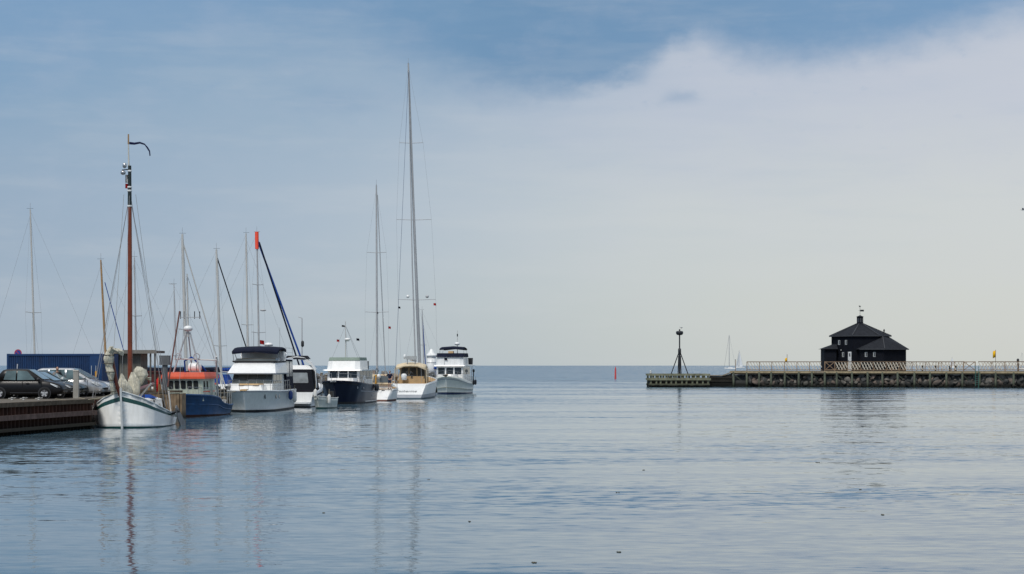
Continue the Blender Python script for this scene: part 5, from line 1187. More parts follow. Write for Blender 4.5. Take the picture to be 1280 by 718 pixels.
MB().tube([(dx, 0, wz(311.5, 157)), (dx - .02, 0, wz(290, 157))], .17, n=10).build('orange_sleeve', REDOR, mo)
MB().ball(((329 - 324.5) * 157 / F, 0, wz(388, 157)), (.28, .2, .1), n=10).build('mast_radar', ALUD, mo)
# lamp post behind the cruiser
Y = 165.0
lp = thing('lamp_post', 'thin dark lamp post with small lantern behind the sports cruiser', 'lamp post', (wx(377.5, Y), Y, 0))
MB().tube([(0, 0, -1), (0, 0, wz(398, Y))], [.07, .045], n=8).build('pole', ALUD, lp); MB().bar((0, 0, wz(398, Y)), (-.35, 0, wz(398, Y) + .1), .06, .06).build('arm', ALUD, lp)
MB().lathe([(.05, -.3), (.14, -.2), (.14, .2), (.05, .3)], (.05, 0, wz(430, Y)), 10).build('lantern', DARK, lp)

# ================================================================== rock breakwater behind the moored boats
ROCK = wet_mat('wet_granite', (.16, .15, .14), (.009, .010, .008), .25, 1.0, rough=.9, var=.65, scale=1.1, rust=(.30, .275, .24))
ROCKR = wet_mat('reddish_granite', (.17, .14, .125), (.009, .010, .008), .25, 1.0, rough=.9, var=.65, scale=1.0, rust=(.28, .225, .19))
ROCKD = wet_mat('dark_granite', (.085, .085, .085), (.008, .009, .008), .4, 1.3, rough=.9, var=.5, scale=.6, rust=(.14, .14, .135))
def rock_mesh(seed):
    rnd = random.Random(seed); bm = bmesh.new(); bmesh.ops.create_icosphere(bm, subdivisions=2, radius=1.0)
    cuts = [Vector((rnd.gauss(0, 1), rnd.gauss(0, 1), rnd.gauss(0, 1))).normalized() for _ in range(13)]; ds = [rnd.uniform(.42, .78) for _ in cuts]
    for v in bm.verts:
        for n_, d in zip(cuts, ds):
            e_ = v.co.dot(n_) - d
            if e_ > 0: v.co -= n_ * e_
        v.co *= 1 + rnd.uniform(-.04, .04)
    me = bpy.data.meshes.new('boulder'); bm.to_mesh(me); bm.free(); return me
ROCKS = []
for i in range(9):
    me = rock_mesh(40 + i); me.materials.append([ROCK, ROCKR, ROCKD][i % 3]); ROCKS.append(me)
def boulder(loc, size, rnd, label, group):
    o = bpy.data.objects.new('boulder', rnd.choice(ROCKS)); COL.objects.link(o); o.location = loc
    o.rotation_euler = (rnd.uniform(0, 6), rnd.uniform(0, 6), rnd.uniform(0, 6)); o.scale = (size * rnd.uniform(.9, 1.35), size * rnd.uniform(.8, 1.1), size * rnd.uniform(.6, .9))
    return tag(o, label, 'boulder', group)
rnd = random.Random(5)
mb = MB(); a0 = [(-26, 226), (-26, 220), (-7.5, 222), (-7.5, 228)]; mb.block(a0, -1, [(-25, 224.6), (-25, 221.6), (-8.2, 223.3), (-8.2, 226)], 2.0); structure(mb.build('breakwater', ROCKD))
for i in range(26):
    x = -25.6 + i * .68 + rnd.uniform(-.2, .2)
    boulder((x, 221.6 + rnd.uniform(-.3, .5), 1.9 + rnd.uniform(-.2, .45)), rnd.uniform(.5, .8), rnd, 'grey boulder on the breakwater behind the navy trawler', 'boulders of the breakwater behind the boats')
for px, yt in ((402, 467), (408, 469)):
    bp = thing('mooring_post', 'brown timber mooring post on the breakwater beside the navy trawler', 'post', (wx(px, 220.5), 220.5, 0), 0, 'breakwater mooring posts')
    MB().tube([(0, 0, -.5), (0, 0, wz(yt, 220.5))], .17, n=10).build('shaft', BOARD, bp)
    MB().lathe([(.2, 0), (.2, .08), (.05, .14)], (0, 0, wz(yt, 220.5)), 10).build('cap', CONC, bp)
# white harbour light behind the tall masted yacht
Y = 224.0
lt_ = thing('harbour_light', 'white round harbour light tower with domed top beside the white trawler', 'light tower', (wx(539.2, Y), Y, 1.5))
zt = wz(444.6, Y) - 1.5; zd = wz(436.8, Y) - 1.5; rr_ = 5.6 * Y / F
MB().lathe([(rr_, 0), (rr_, zt - .1)], n=32).build('tower', WHITE, lt_)
for z in (zt * .35, zt * .7, zt * .9): MB().lathe([(rr_ + .002, z), (rr_ + .03, z + .02), (rr_ + .03, z + .06), (rr_ + .002, z + .08)], n=24).build('band', GREYBAND, lt_)
MB().lathe([(rr_ + .02, zt - .1), (rr_ + .12, zt - .05), (rr_ + .12, zt + .05), (rr_ * .8, zt + .3), (rr_ * .42, zd - .12), (.12, zd), (.02, zd + .05)], n=32, smooth=False).build('domed_roof', WHITE, lt_)
MB().tube([(-.1, -rr_ - .02, 0), (-.1, -rr_ - .02, zt * .3)], .04).build('ladder_rail', STEEL, lt_)

# ================================================================== long pier on the right
def PY(px): return H * F / (26.9 + (px - 920) * 1.15 / 360)         # depth of the pier face at image column px
def PX(px): return wx(px, PY(px))
PWOOD = mat('grey_pier_timber', (.24, .20, .145), .9, var=.3, scale=2, streak=.4)
PGREEN = wet_mat('green_weathered_pile', (.12, .13, .095), (.016, .02, .012), .2, .9, rough=.9, var=.3)
RAILB = mat('brown_rail_timber', (.25, .17, .11), .85, var=.25, scale=3)
SLATW = mat('pale_rail_slat', (.56, .51, .42), .8, var=.15)
ZD = 2.50
a = Vector((PX(913), PY(913))); e = Vector((PX(1420), PY(1420))); dirp = (e - a).normalized(); nrm_p = Vector((dirp.y, -dirp.x))   # towards the viewer
ang = math.atan2(dirp.y, dirp.x); LP = (e - a).length
def on_pier(px):                                   # metres along the pier where image column px meets its front face
    # a + d*dirp seen at px: solve (ax+d dx)/(ay+d dy) = (px-CX)/F
    k = (px - CX) / F
    return (k * a.y - a.x) / (dirp.x - k * dirp.y)
PW = 3.6
pier = thing('pier', 'long timber pier on piles over rock, carrying the lattice railing and the black house', 'pier', (a.x, a.y, 0), ang)
# local: +x along the pier, -y towards the viewer
mb = MB(); mb.b2((0, .05, ZD - .12), (LP, PW, ZD)); nb = 0
for i in range(int(LP / .16)): mb.b2((i * .16, -.10, ZD + .002), (i * .16 + .145, PW + .05, ZD + .045))
mb.build('deck', PWOOD, pier)
MB().b2((-.1, -.16, ZD - .30), (LP, -.02, ZD - .02)).build('edge_beam', mat('pale_edge_beam', (.36, .29, .18), .85, var=.2, streak=.3), pier)
MB().b2((0, .3, ZD - .50), (LP, .5, ZD - .14)).build('bearer', PWOOD, pier)
posts = [917, 933.5, 949, 964, 981, 998.5, 1015, 1031, 1046, 1065, 1084.5, 1103, 1122, 1143, 1162.5, 1183, 1203, 1224.5, 1244.5, 1267, 1289, 1311]
p0 = MB().tube([(0, -.06, -1.0), (0, -.06, ZD - .14)], .17, n=10); p0 = p0.build('pile', PGREEN, pier); p0.location.x = on_pier(posts[0])
for px in posts[1:]:
    c_ = p0.copy(); COL.objects.link(c_); c_.location.x = on_pier(px); c_.location.y = random.uniform(-.03, .03)
for px in posts[::2]:
    MB().bar((on_pier(px), .1, ZD - .55), (on_pier(px) + 1.6, 1.2, ZD - 1.9), .14, .16).build('brace', PGREEN, pier)
ld = thing('pier_ladder', 'green steel ladder fixed to the pier face below the railing gate', 'ladder', tuple(Vector((a.x, a.y, 0)) + Vector((dirp.x, dirp.y, 0)) * on_pier(1221.3) + Vector((nrm_p.x, nrm_p.y, 0)) * .3), ang)
GRN = mat('green_ladder_paint', (.05, .16, .13), .5, var=.2)
for x in (-.25, .25): MB().tube([(x, 0, -.6), (x, 0, ZD + .9)], .04, n=8).build('stile', GRN, ld)
for i in range(8): MB().tube([(-.25, 0, .1 + i * .33), (.25, 0, .1 + i * .33)], .025, n=6).build('rung', GRN, ld)
# railing: front and rear rows, each bay a part
def railing(label, y, px0, px1, skip, slat_dirs, zig):
    t = thing('lattice_railing', label, 'railing', (a.x - 0, a.y, 0), ang)
    HR = 1.50; x = on_pier(px0); x1 = on_pier(px1); bay = 1.95
    k = max(1, round((x1 - x) / bay)); bay = (x1 - x) / k
    for i in range(k + 1):
        xx = x + i * bay
        if any(on_pier(s0) - .3 < xx < on_pier(s1) + .3 for s0, s1 in skip) and i not in (0, k): continue
        MB().b2((xx - .05, y - .05, ZD + .03), (xx + .05, y + .05, ZD + HR)).build('post', RAILB, t)
    for i in range(k):
        xa, xb = x + i * bay + .05, x + (i + 1) * bay - .05; xm = (xa + xb) / 2
        if any(on_pier(s0) < xm < on_pier(s1) for s0, s1 in skip): continue
        mb = MB(); mb.b2((xa, y - .03, ZD + HR - .10), (xb, y + .03, ZD + HR - .02)); mb.b2((xa, y - .03, ZD + .16), (xb, y + .03, ZD + .26)); mb.build('rail_frame', RAILB, t)
        m1 = MB(); m2 = MB(); nsl = 4
        for j in range(nsl):
            u = xa + (xb - xa) * (j + .1) / nsl; v = min(u + .58, xb - .02); f = (v - u) / .58 * 1.04
            if 'w' in slat_dirs: m1.bar((u, y - .045, ZD + HR - .12), (v, y - .045, ZD + HR - .12 - 1.1 * f), .03, .125)
            if 'b' in slat_dirs or (y < 1 and on_pier(1046) < xm < on_pier(1137)): m2.bar((v, y + .045, ZD + HR - .12), (u, y + .045, ZD + HR - .12 - 1.1 * f), .03, .075)
        if m1.v: m1.build('lattice_slats', SLATW, t)
        if m2.v: m2.build('brace_slats', mat('tan_rail_slat', (.38, .31, .23), .8, var=.2), t)
        if zig: MB().b2((xa, y - .075, ZD + HR - .01), (xb, y + .075, ZD + HR + .03)).build('handrail', RAILB, t)
    return t
railing('brown railing with pale diagonal slats along the water side of the pier', .12, 933.5, 1340, [(1030, 1049), (1203, 1222)], 'w', True)
railing('brown cross braced railing along the far side of the pier behind the slatted railing', PW - .1, 1050, 1340, [(1203, 1224)], 'b', False)
def gate(label, px0, px1):
    x0, x1 = on_pier(px0), on_pier(px1); t = thing('railing_gate', label, 'gate', (a.x, a.y, 0), ang)
    for xx in (x0, x1): MB().b2((xx - .07, .05, ZD + .03), (xx + .07, .19, ZD + 1.52)).build('post', RAILB, t)
    mb = MB(); mb.b2((x0 + .07, .09, ZD + 1.38), (x1 - .07, .15, ZD + 1.5)); mb.b2((x0 + .07, .09, ZD + .15), (x1 - .07, .15, ZD + .27)); mb.build('gate_frame', RAILB, t)
    for s in (0, 1): MB().bar((x0 + .1, .07 + .06 * s, ZD + .25 + 1.15 * s), (x1 - .1, .07 + .06 * s, ZD + 1.4 - 1.15 * s), .04, .10).build('cross_brace', RAILB, t)
gate('brown cross braced gate in the pier railing just before the black house', 1031, 1043.5)
gate('brown cross braced gate in the pier railing above the green ladder', 1204.5, 1219)
# rock armour under the pier
mb = MB(); nseg_ = 60; vs = []; fs = []
rnd = random.Random(11)
for i in range(nseg_ + 1):
    x = -10.5 + (LP + 10) * i / nseg_; ramp_ = min(1, max(.55, (x + 7) / 8))
    for y, z in ((-.4, -1.0), (.1, .1), (.7, 1.1 * ramp_), (1.4, 1.75 * ramp_), (7.5, 2.55 * ramp_ - .1), (10.0, -1.0)): vs.append((x, y + rnd.uniform(-.15, .15), z + (rnd.uniform(-.12, .12) if z > 0 else 0)))
for i in range(nseg_):
    for j in range(5): fs.append((i * 6 + j, i * 6 + 6 + j, i * 6 + 7 + j, i * 6 + j + 1))
o = structure(mb.add(vs, fs).build('rock_embankment', ROCKD)); o.location = (a.x, a.y, 0); o.rotation_euler.z = ang
n_rock = 0
def pier_pt(x, y, z): return (a.x + dirp.x * x - nrm_p.x * y, a.y + dirp.y * x - nrm_p.y * y, z)
xend = on_pier(1284)
for row, (y, z, step) in enumerate(((.05, .12, .9), (.3, .62, .86), (.65, 1.1, .86), (1.1, 1.55, .9))):
    x = 2.6 + rnd.uniform(0, .6)
    while x < xend:
        boulder(pier_pt(x, y + rnd.uniform(-.15, .2), z + rnd.uniform(-.12, .12)), rnd.choice((.34, .45, .55, .65, .85)) * rnd.uniform(.9, 1.1), rnd, 'rough boulder of the rock armour between the pier piles', 'boulders of the rock armour under the pier'); n_rock += 1
        x += step * rnd.uniform(.8, 1.25)
# low dark timber wall between the pier and the dolphin
x0 = on_pier(886.5); wl_ = thing('timber_wall', 'low dark timber retaining wall joining the dolphin to the pier', 'wall', (a.x, a.y, 0), ang)
DKT = wet_mat('black_wet_timber', (.030, .027, .022), (.009, .009, .008), .3, 1.0, rough=.85, var=.4)
x1 = on_pier(915); k = 14
for i in range(k):
    xx = x0 + (x1 - x0) * i / k; zt_ = 1.72 + .45 * max(0, (i - 7) / 7); MB().b2((xx, .15, -.8), (xx + (x1 - x0) / k - .03, .42, zt_)).build('board', DKT, wl_)
for z in (.9, 1.45): MB().b2((x0, .02, z - .1), (x1, .15, z + .1)).build('waling', DKT, wl_)
MB().bar((x0 + 2.2, .1, 1.84), (x1 + .3, .1, ZD - .05), .3, .16).build('ramp_rail', PWOOD, wl_)
MB().bar((x0, .1, 1.80), (x0 + 2.4, .1, 1.84), .3, .14).build('top_rail', PWOOD, wl_)
pp = thing('thin_post', 'thin wooden post at the start of the pier deck', 'post', pier_pt(on_pier(919), .3, ZD)); MB().tube([(0, 0, 0), (0, 0, 1.75)], .05, n=8).build('shaft', RAILB, pp)
MB().lathe([(.06, 1.75), (.07, 1.8), (.02, 1.86)], n=8).build('cap', DARK, pp)
# ------------------------------------------------------------------ dolphin with beacon
Yd = H * F / 27.2
DW = wet_mat('pale_dolphin_timber', (.20, .20, .135), (.014, .015, .011), .25, .7, rough=.9, var=.35, scale=1.5)
dl = thing('timber_dolphin', 'square timber fender dolphin of pale crossing beams at the pier end, carrying the beacon', 'dolphin', (wx(849, Yd), Yd, 0))
hw_ = (887 - 811) / 2 * Yd / F; dp = 5.0
zt1, zt2, zt3 = wz(467.5, Yd), wz(473, Yd), wz(479.8, Yd)
core = MB()
for i in range(10):
    for j in range(3): core.tube([(-hw_ + .8 + i * (2 * hw_ - 1.6) / 9, .9 + j * 1.5, -1), (-hw_ + .8 + i * (2 * hw_ - 1.6) / 9, .9 + j * 1.5, 1.9)], .22, n=8)
for yy in (0.0, dp):
    for i in range(12):
        xx = -hw_ + .3 + i * (2 * hw_ - .6) / 11 + random.uniform(-.1, .1)
        MB().tube([(xx, yy + .18, -1), (xx, yy + .18, zt1 - .1 + random.uniform(-.05, .12))], .16, n=8).build('pile', DW, dl)
    for z in (zt1 - .14, zt2 - .16, zt3 - .16):
        MB().b2((-hw_ - random.uniform(0, .25), yy - .14, z - .16), (hw_ + random.uniform(0, .2), yy + .02, z + .16)).build('beam', DW, dl)
for s in (-1, 1):
    for z in (zt1 - .14, zt2 - .16): MB().b2((s * hw_ - .12, .1, z - .14), (s * hw_ + .12, dp - .1, z + .14)).build('side_beam', DW, dl)
MB().b2((-hw_ + .2, .5, .0), (hw_ - .2, dp - .5, zt2 - .25)).build('dark_core', DKT, dl)
for i in range(14):
    xx = -hw_ + .2 + i * (2 * hw_ - .4) / 13; MB().b2((xx - .12, -.05, -.8), (xx + .12, .1, .35 + random.uniform(-.1, .2))).build('fender_board', DKT, dl)
MB().b2((-hw_ + .3, .6, zt2 - .2), (hw_ - .3, dp - .6, zt2 - .12)).build('deck', PWOOD, dl)
cp_ = thing('white_bollard', 'small white bollard on the corner of the timber dolphin', 'bollard', (wx(813.5, Yd), Yd + .2, zt1)); MB().lathe([(.15, -.2), (.16, .1), (.13, .45), (.15, .5), (.05, .55)], n=10).build('shaft', WF, cp_)
MB().lathe([(.17, .05), (.175, .1), (.17, .15)], n=10).build('band', GREYBAND, cp_)
bc = thing('harbour_beacon', 'black tripod beacon with round lantern top standing on the timber dolphin', 'beacon', (wx(851.3, Yd), Yd + 2.4, zt2 - .12))
BLK = mat('black_beacon_paint', (.012, .014, .018), .5, var=.3)
zb0 = zt2 - .12; Yb = Yd + 2.4; Z = lambda py: wz(py, Yb) - zb0
MB().tube([(0, 0, 0), (0, 0, Z(441))], .16, n=10).build('central_pipe', BLK, bc)
for k in range(3):
    an = R((178, 2, 88)[k]); rr2 = 1.60; MB().tube([(math.cos(an) * rr2, math.sin(an) * rr2, 0), (math.cos(an) * .12, math.sin(an) * .12, Z(441))], .075, n=8).build('leg', BLK, bc)
for x in (-.28, .28): MB().tube([(x, 0, 0), (x * .6, 0, Z(445))], .06, n=8).build('inner_pipe', BLK, bc)
MB().lathe([(.12, Z(443)), (.24, Z(442)), (.24, Z(436.5)), (.12, Z(435.5))], n=14).build('collar', BLK, bc)
MB().tube([(0, 0, Z(436)), (0, 0, Z(418))], .105, n=10).build('mast', BLK, bc)
MB().lathe([(.1, Z(419.3)), (.42, Z(418.8)), (.56, Z(417.3)), (.58, Z(415.3)), (.48, Z(414.2)), (.12, Z(413.8)), (.10, Z(411.8)), (.02, Z(411.5))], n=18).build('lantern_head', BLK, bc)
def gull(label, loc, rz, flying):
    t = thing('seagull', label, 'gull', loc, rz); GW = mat('gull_white', (.62, .62, .60), .8); GG = mat('gull_grey', (.20, .21, .23), .8)
    k = [(-.24, .02, .02), (-.14, .06, .055), (0, .085, .085), (.10, .07, .08), (.17, .045, .05), (.22, .045, .05), (.27, .03, .03)]
    zc = [.0, .0, .0, .02, .06, .09, .09] if not flying else [0] * 7
    MB().loft([[(x, math.cos(j * math.pi / 4) * r1, z + math.sin(j * math.pi / 4) * r2) for j in range(8)] for (x, r1, r2), z in zip(k, zc)]).build('body', GW, t)
    MB().tube([(.26, 0, zc[-1]), (.34, 0, zc[-1] - .015)], [.015, .004], n=6).build('beak', YELLOW, t)
    for s in (-1, 1):
        if flying: p = [(.10, s * .07, .03), (.12, s * .35, .16), (.0, s * .72, .10), (-.08, s * .70, .09), (-.05, s * .34, .13), (-.10, s * .07, .02)]
        else: p = [(.10, s * .075, .05), (.05, s * .095, .07), (-.28, s * .03, .04), (-.22, s * .06, -.02), (.0, s * .095, -.02)]
        MB().ext(p, (0, 0, .012) if flying else (0, s * .012, 0)).build('wing', GG, t)
    if not flying:
        for s in (-1, 1): MB().tube([(.0, s * .035, -.07), (.01, s * .035, -.2)], .008, n=5).build('leg', YELLOW, t)
gull('gull perched on top of the black beacon', (wx(851.5, Yb), Yb, zb0 + Z(411.5) + .2), R(200), False)
Yg = 190.0
gull('gull gliding in the open sky above the pier', (wx(1279.0, Yg), Yg, wz(262.3, Yg)), R(160), True)

# ------------------------------------------------------------------ black house on the pier
TAR = mat('tarred_boards', (.0040, .0055, .0105), .75, var=.25, scale=2)
SLATE = mat('dark_slate_roof', (.015, .017, .022), .8, var=.3, scale=2.5, streak=.2)
Yh = PY(1075) + 8.6
hs = thing('pavilion', 'black tarred timber pavilion with many sided roof, lantern turret and weather vane', 'pavilion', (wx(1075, Yh), Yh, ZD))
Sh = F / Yh; zz = lambda py, d=0: wz(py, Yh + d) - ZD; hx = lambda px: (px - 1075) / Sh
mb = MB(); mb.b2((-8.5, -7.3, -.3), (9.5, 6, 0)); o = mb.build('platform', PWOOD, hs)
tower = [(-4.2, 2.0), (-4.2, -.9), (-1.95, -4.1), (2.0, -4.1), (4.46, -.9), (4.46, 2.0), (2.0, 4.4), (-1.95, 4.4)]
ze = zz(419.8, -3)
mb = MB(); tq = mb.block(tower, 0, tower, ze)
for q_ in tq:       # upright cover boards
    Lw = (Vector(q_[1]) - Vector(q_[0])).length; k = int(Lw / .28)
    for i in range(k): mb.panel(q_, (i + .4) / k, (i + .55) / k, .0, 1.0, off=.03, th=.04)
mb.build('wall', TAR, hs)
eav = [(x * 1.085, y * 1.085) for x, y in tower]; lan = [(x * .12, y * .12) for x, y in tower]
zr_ = zz(404.8); mb = MB(); rq = mb.block(eav, ze + .02, lan, zr_)
rf = mb.build('roof', SLATE, hs)
for i in range(8):
    MB().bar((eav[i][0], eav[i][1], ze + .06), (lan[i][0], lan[i][1], zr_ + .04), .14, .06).build('hip_ridge', mat('lead_flashing', (.028, .030, .036), .6), rf)
mb = MB(); mb.block([(x * 1.005, y * 1.005) for x, y in eav], ze - .12, [(x * 1.005, y * 1.005) for x, y in eav], ze + .015); mb.build('eaves_board', mat('grey_eaves', (.06, .064, .072), .7), hs)
tu = MB(); lb_ = [(math.cos(R(22.5 + 45 * i)) * .52, math.sin(R(22.5 + 45 * i)) * .52) for i in range(8)]
zt_ = zz(396.3); lq = tu.block(lb_, zr_ - .25, lb_, zt_); tu.build('lantern_turret', TAR, hs)
lb2 = [(x * 1.28, y * 1.28) for x, y in lb_]; MB().block(lb2, zt_, [(x * .06, y * .06) for x, y in lb_], zz(394.3)).build('turret_roof', SLATE, hs)
for i in (4, 5, 6): windows(hs, lq[i], [(.2, .8)], .35, .85, glass=mat('turret_glass', (.035, .04, .05), .1), r=0)
vn = MB().tube([(0, 0, zz(395)), (0, 0, zz(383.5))], .025, n=6).build('weather_vane', DARK, hs)
MB().b2((.05, -.02, zz(389.6)), (.62, .02, zz(387.4))).build('vane_banner', DARK, vn); MB().bar((-.22, 0, zz(388.6)), (.1, 0, zz(388.6)), .03, .05).build('vane_pointer', DARK, vn)
mb = MB(); mb.ext([(-.18, -.02, zz(383.6)), (.05, -.02, zz(384.2)), (.16, -.02, zz(382.6)), (.10, -.02, zz(382.2)), (.0, -.02, zz(383.2)), (-.1, -.02, zz(382.0)), (-.16, -.02, zz(381.8))], (0, .04, 0)); mb.build('vane_bird', DARK, vn)
# annexes
ANX = [(-1.05, -4.0), (-1.05, -6.3), (2.35, -6.75), (6.5, -3.9), (6.5, 1.2), (4.5, 1.2)]
za = zz(436.4, -5)
mb = MB(); aq = mb.block(ANX, 0, ANX, za)
for q_ in aq[1:4]:
    Lw = (Vector(q_[1]) - Vector(q_[0])).length; k = int(Lw / .28)
    for i in range(k): mb.panel(q_, (i + .4) / k, (i + .55) / k, .0, 1.0, off=.03, th=.04)
mb.build('annex_wall', TAR, hs)
zap = zz(421.0, -4); E_ = [(-1.45, -3.9, za), (-1.4, -6.65, za), (2.45, -7.15, za), (6.92, -4.05, za), (6.92, 1.5, za), (4.4, 1.5, za)]; A_ = (2.85, -3.7, zap); B_ = (4.55, -.6, zap); C_ = (2.0, -3.95, zap)
mb = MB(); mb.add(E_ + [A_, B_], [(0, 1, 6), (1, 2, 6), (2, 3, 6), (3, 7, 6), (3, 4, 7), (4, 5, 7)]); mb.v += [(x, y, z - .1) for x, y, z in E_]
k0 = 8; mb.f += [[i, (i + 1) % 6, k0 + (i + 1) % 6, k0 + i] for i in range(6)]; mb.m += [0] * 6; mb.s += [False] * 6
ar_ = mb.build('annex_roof', SLATE, hs)
for i in range(1, 4): p_, q_ = Vector(E_[i]), Vector(E_[i + 1]); MB().bar(p_ + Vector((0, -.01, -.06)), q_ + Vector((0, -.01, -.06)), .05, .13).build('eaves_board', MATS['grey_eaves'], ar_)
MB().bar(Vector(E_[2]) + Vector((0, 0, .05)), Vector(A_) + Vector((0, 0, .05)), .12, .05).build('hip_ridge', MATS['lead_flashing'], ar_)
AN2 = [(-4.15, 1.6), (-6.0, 1.6), (-6.0, -1.6), (-4.15, -2.0)]
mb = MB(); mb.block(AN2, 0, AN2, za); mb.build('annex_wall', TAR, hs)
mb = MB(); mb.block([(-4.1, 1.9), (-6.35, 1.9), (-6.35, -1.95), (-4.0, -2.5)], za, [(-4.1, 1.0), (-4.25, 1.0), (-4.25, -.9), (-4.0, -1.5)], zz(430.5, -1)); mb.build('annex_roof', SLATE, hs)
pv = MB().tube([(3.45, -1.9, ze - .6), (3.45, -1.9, zz(412, -2))], .09, n=8); pv.lathe([(.14, zz(414, -2)), (.16, zz(413.5, -2)), (.04, zz(411.5, -2))], (3.45, -1.9, 0), 8); pv.build('vent_pipe', DARK, hs)
WFR = mat('white_window_frame', (.36, .38, .38), .5); DG = mat('night_glass', (.05, .055, .065), .08)
def hwin(q_, u0, u1, v0, v1, frac_shutter=True):
    w_ = MB().panel(q_, u0, u1, v0, v1, off=.05, th=.03).build('window', WFR, hs)
    MB().panel(q_, u0 + (u1 - u0) * .38, u1 - (u1 - u0) * .12, v0 + (v1 - v0) * .12, v1 - (v1 - v0) * .12, off=.06, th=.02).build('pane', DG, w_)
f1 = tq[1]          # tower face turned to the viewer, left of the corner
zfr = lambda py: (wz(py, Yh - 2.5) - ZD) / ze
for u in (.20, .58): hwin(f1, u, u + .11, zfr(431.2), zfr(425.4))
hwin(f1, .42, .53, zfr(446.5), zfr(440.5))
d_ = MB().panel(f1, .75, .93, .0, zfr(440), off=.05, th=.04).build('door', mat('white_door', (.62, .64, .64), .5), hs)
MB().panel(f1, .81, .88, zfr(446), zfr(441.8), off=.06, th=.02).build('pane', DG, d_); MB().panel(f1, .78, .80, zfr(452), zfr(450.5), off=.09, th=.05).build('handle', DARK, d_)
MB().panel(f1, .35, .39, zfr(438.5), zfr(437), off=.12, th=.12).build('wall_lamp', WFR, hs)
f2 = aq[1]; f2 = aq[1] if abs((Vector(aq[1][1]) - Vector(aq[1][0])).x) > 2 else aq[2]
zfa = lambda py: (wz(py, Yh - 6.4) - ZD) / za
for u in (.16, .53): hwin(f2, u, u + .11, zfa(446.3), zfa(440.3))

# ------------------------------------------------------------------ flags, bollard and posts on the pier
def pier_flag(label, px, ytop, fy0, fy1, fpx):
    t = thing('beach_flag', label, 'flag', pier_pt(on_pier(px), .3, ZD)); Yp = PY(px) + .3
    MB().tube([(0, 0, 0), (0, 0, wz(ytop, Yp) - ZD)], .035, n=6).build('pole', mat('flag_pole', (.16, .11, .07), .6), t)
    flag(t, (0, 0, wz(fy0, Yp) - ZD), abs(fpx) * Yp / F, (fy1 - fy0) * Yp / F, YELLOW, droop=.35, d=(-1, 0, 0))
pier_flag('yellow flag on a short pole between the pier start and black house', 983.6, 443, 447.5, 452.5, 2.6)
pier_flag('taller yellow flag on the pier beyond the green ladder', 1244.5, 437.5, 438.5, 447.0, 3.4)
t = thing('bollard_lamp', 'short post with dark cap showing just above the pier railing beyond the taller flag', 'post', pier_pt(on_pier(1272.8), PW - .6, ZD))
MB().tube([(0, 0, 0), (0, 0, 1.5)], .10, n=8).build('shaft', DARK, t); MB().lathe([(.15, 1.45), (.19, 1.5), (.19, 1.85), (.08, 1.95)], n=12).build('cap', DARK, t)
for i, px in enumerate((1152.5, 1169, 1187, 1194.5)):
    t = thing('low_bollard', 'low dark bollard on the pier deck behind the slatted railing', 'bollard', pier_pt(on_pier(px), 1.6, ZD), 0, 'low dark bollards on the pier deck')
    MB().lathe([(.16, 0), (.13, .1), (.11, .7), (.16, .75), (.16, .85), (.05, .9)], n=10).build('shaft', DARK, t); MB().lathe([(.145, .76), (.17, .78), (.17, .82), (.145, .84)], n=10).build('band', BOARD, t)

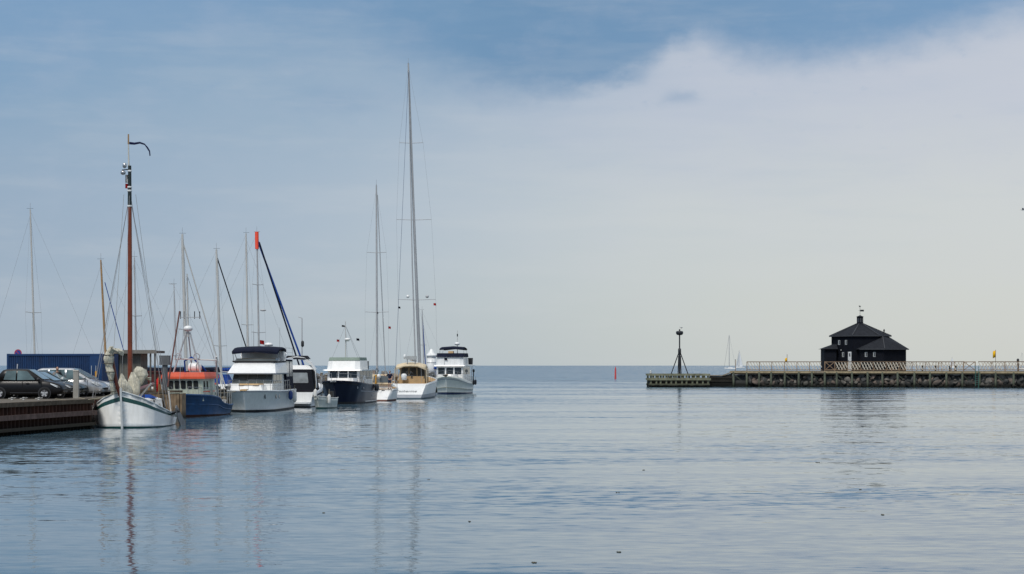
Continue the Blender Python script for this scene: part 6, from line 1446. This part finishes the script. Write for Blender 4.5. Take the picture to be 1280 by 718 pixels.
# ------------------------------------------------------------------ far sea: buoy and sails
Yb_ = H * F / 16.8
by = thing('spar_buoy', 'tall thin red spar buoy alone on the open water', 'buoy', (wx(769.3, Yb_), Yb_, 0))
BR = mat('buoy_red', (.62, .06, .06), .5, var=.15)
MB().tube([(.02, 0, -.5), (.0, 0, .6), (.02, 0, wz(460.5, Yb_))], [.24, .23, .17], n=12).build('body', BR, by); MB().tube([(.02, 0, wz(461, Yb_)), (.03, 0, wz(458.5, Yb_))], .10, n=8).build('topmark', BR, by)
def far_sail(label, px, Y, mast_py, Lb, sails, heading):
    t = thing('sailing_boat', label, 'sailing boat', (wx(px, Y), Y, 0), R(heading)); zt = wz(mast_py, Y); hb = Lb * .15
    tab = [(0, .05, .03, .09 * Lb + .3), (.25, hb * .8, hb * .6, .09 * Lb), (.6, hb, hb * .8, .08 * Lb), (1, hb * .6, hb * .5, .085 * Lb)]
    o, st = hull(t, Lb, tab, [(0, 0, 1), (.15, 0, 0)], [WHITE, GREYBAND], rake=Lb * .08, nst=12)
    for v in o.data.vertices: v.co.x = .42 * Lb - v.co.x
    o.data.flip_normals()
    MB().block([(-.3 * Lb, hb * .5), (-.3 * Lb, -hb * .5), (.12 * Lb, -hb * .4), (.12 * Lb, hb * .4)], .07 * Lb, [(-.28 * Lb, hb * .4), (-.28 * Lb, -hb * .4), (.06 * Lb, -hb * .3), (.06 * Lb, hb * .3)], .13 * Lb).build('cabin', WHITE, t)
    MB().tube([(0, 0, .05 * Lb), (0, 0, zt)], [.011 * zt, .007 * zt], n=6).build('mast', ALUD, t)
    MB().tube([(0, 0, zt), (.42 * Lb, 0, .1 * Lb)], .0035 * zt, n=5).build('forestay', WIRE, t); MB().tube([(0, 0, zt), (-.55 * Lb, 0, .1 * Lb)], .002 * zt, n=5).build('backstay', WIRE, t)
    if sails:
        SW = mat('white_sail', (.86, .87, .88), .8, var=.04)
        MB().ext([(-.02 * Lb, 0, .16 * Lb), (-.42 * Lb, .1, .17 * Lb), (-.02 * Lb, 0, zt * .96)], (0, .06, 0)).build('mainsail', SW, t)
        MB().ext([(.40 * Lb, 0, .12 * Lb), (.04 * Lb, -.12 * Lb, .14 * Lb), (.01 * Lb, 0, zt * .88)], (0, .06, 0)).build('jib', SW, t)
far_sail('distant white yacht with bare mast seen over the start of the pier', 911.5, 1650, 419, 11.5, False, 160)
far_sail('tiny distant sailing boat under full white sail on the horizon', 924, 2300, 438, 12.5, True, 200)
far_sail('tiny distant sail poking above the pier railing between the black house and the gate', 1190, 2600, 446.5, 10, True, 160)
far_sail('distant bare mast rising above the far end of the pier railing', 1277.5, 1500, 441, 9, False, 180)
# ------------------------------------------------------------------ drifting seaweed
WEED = mat('seaweed_brown', (.085, .08, .055), .6, var=.4, scale=6)
rnd = random.Random(21)
for i, (px, py, w_) in enumerate(((773, 690.5, 12), (1022, 578.5, 12), (1076, 612.5, 9), (1103, 644, 9), (772, 616, 10), (803, 588, 14), (536, 600, 8), (587, 652.5, 7), (405, 641.5, 9), (664, 704, 30))):
    Y = H * F / (py - HY); L_ = .45 * w_ * Y / F; mb = MB()
    for k in range(4):
        x0_ = rnd.uniform(-.5, .35) * L_; y0_ = rnd.uniform(-.25, .25) * min(L_, .6); pts = [(x0_ + j * L_ * .09, y0_ + .05 * math.sin(j * 1.7 + k), .002 + .008 * rnd.random()) for j in range(4)]
        mb.tube(pts, [.006, .014, .012, .004], n=5)
    o = tag(mb.build('seaweed', WEED), 'small dark raft of drifting seaweed on the harbour water', 'seaweed', 'drifting seaweed')
    o.location = (wx(px, Y), Y, 0)
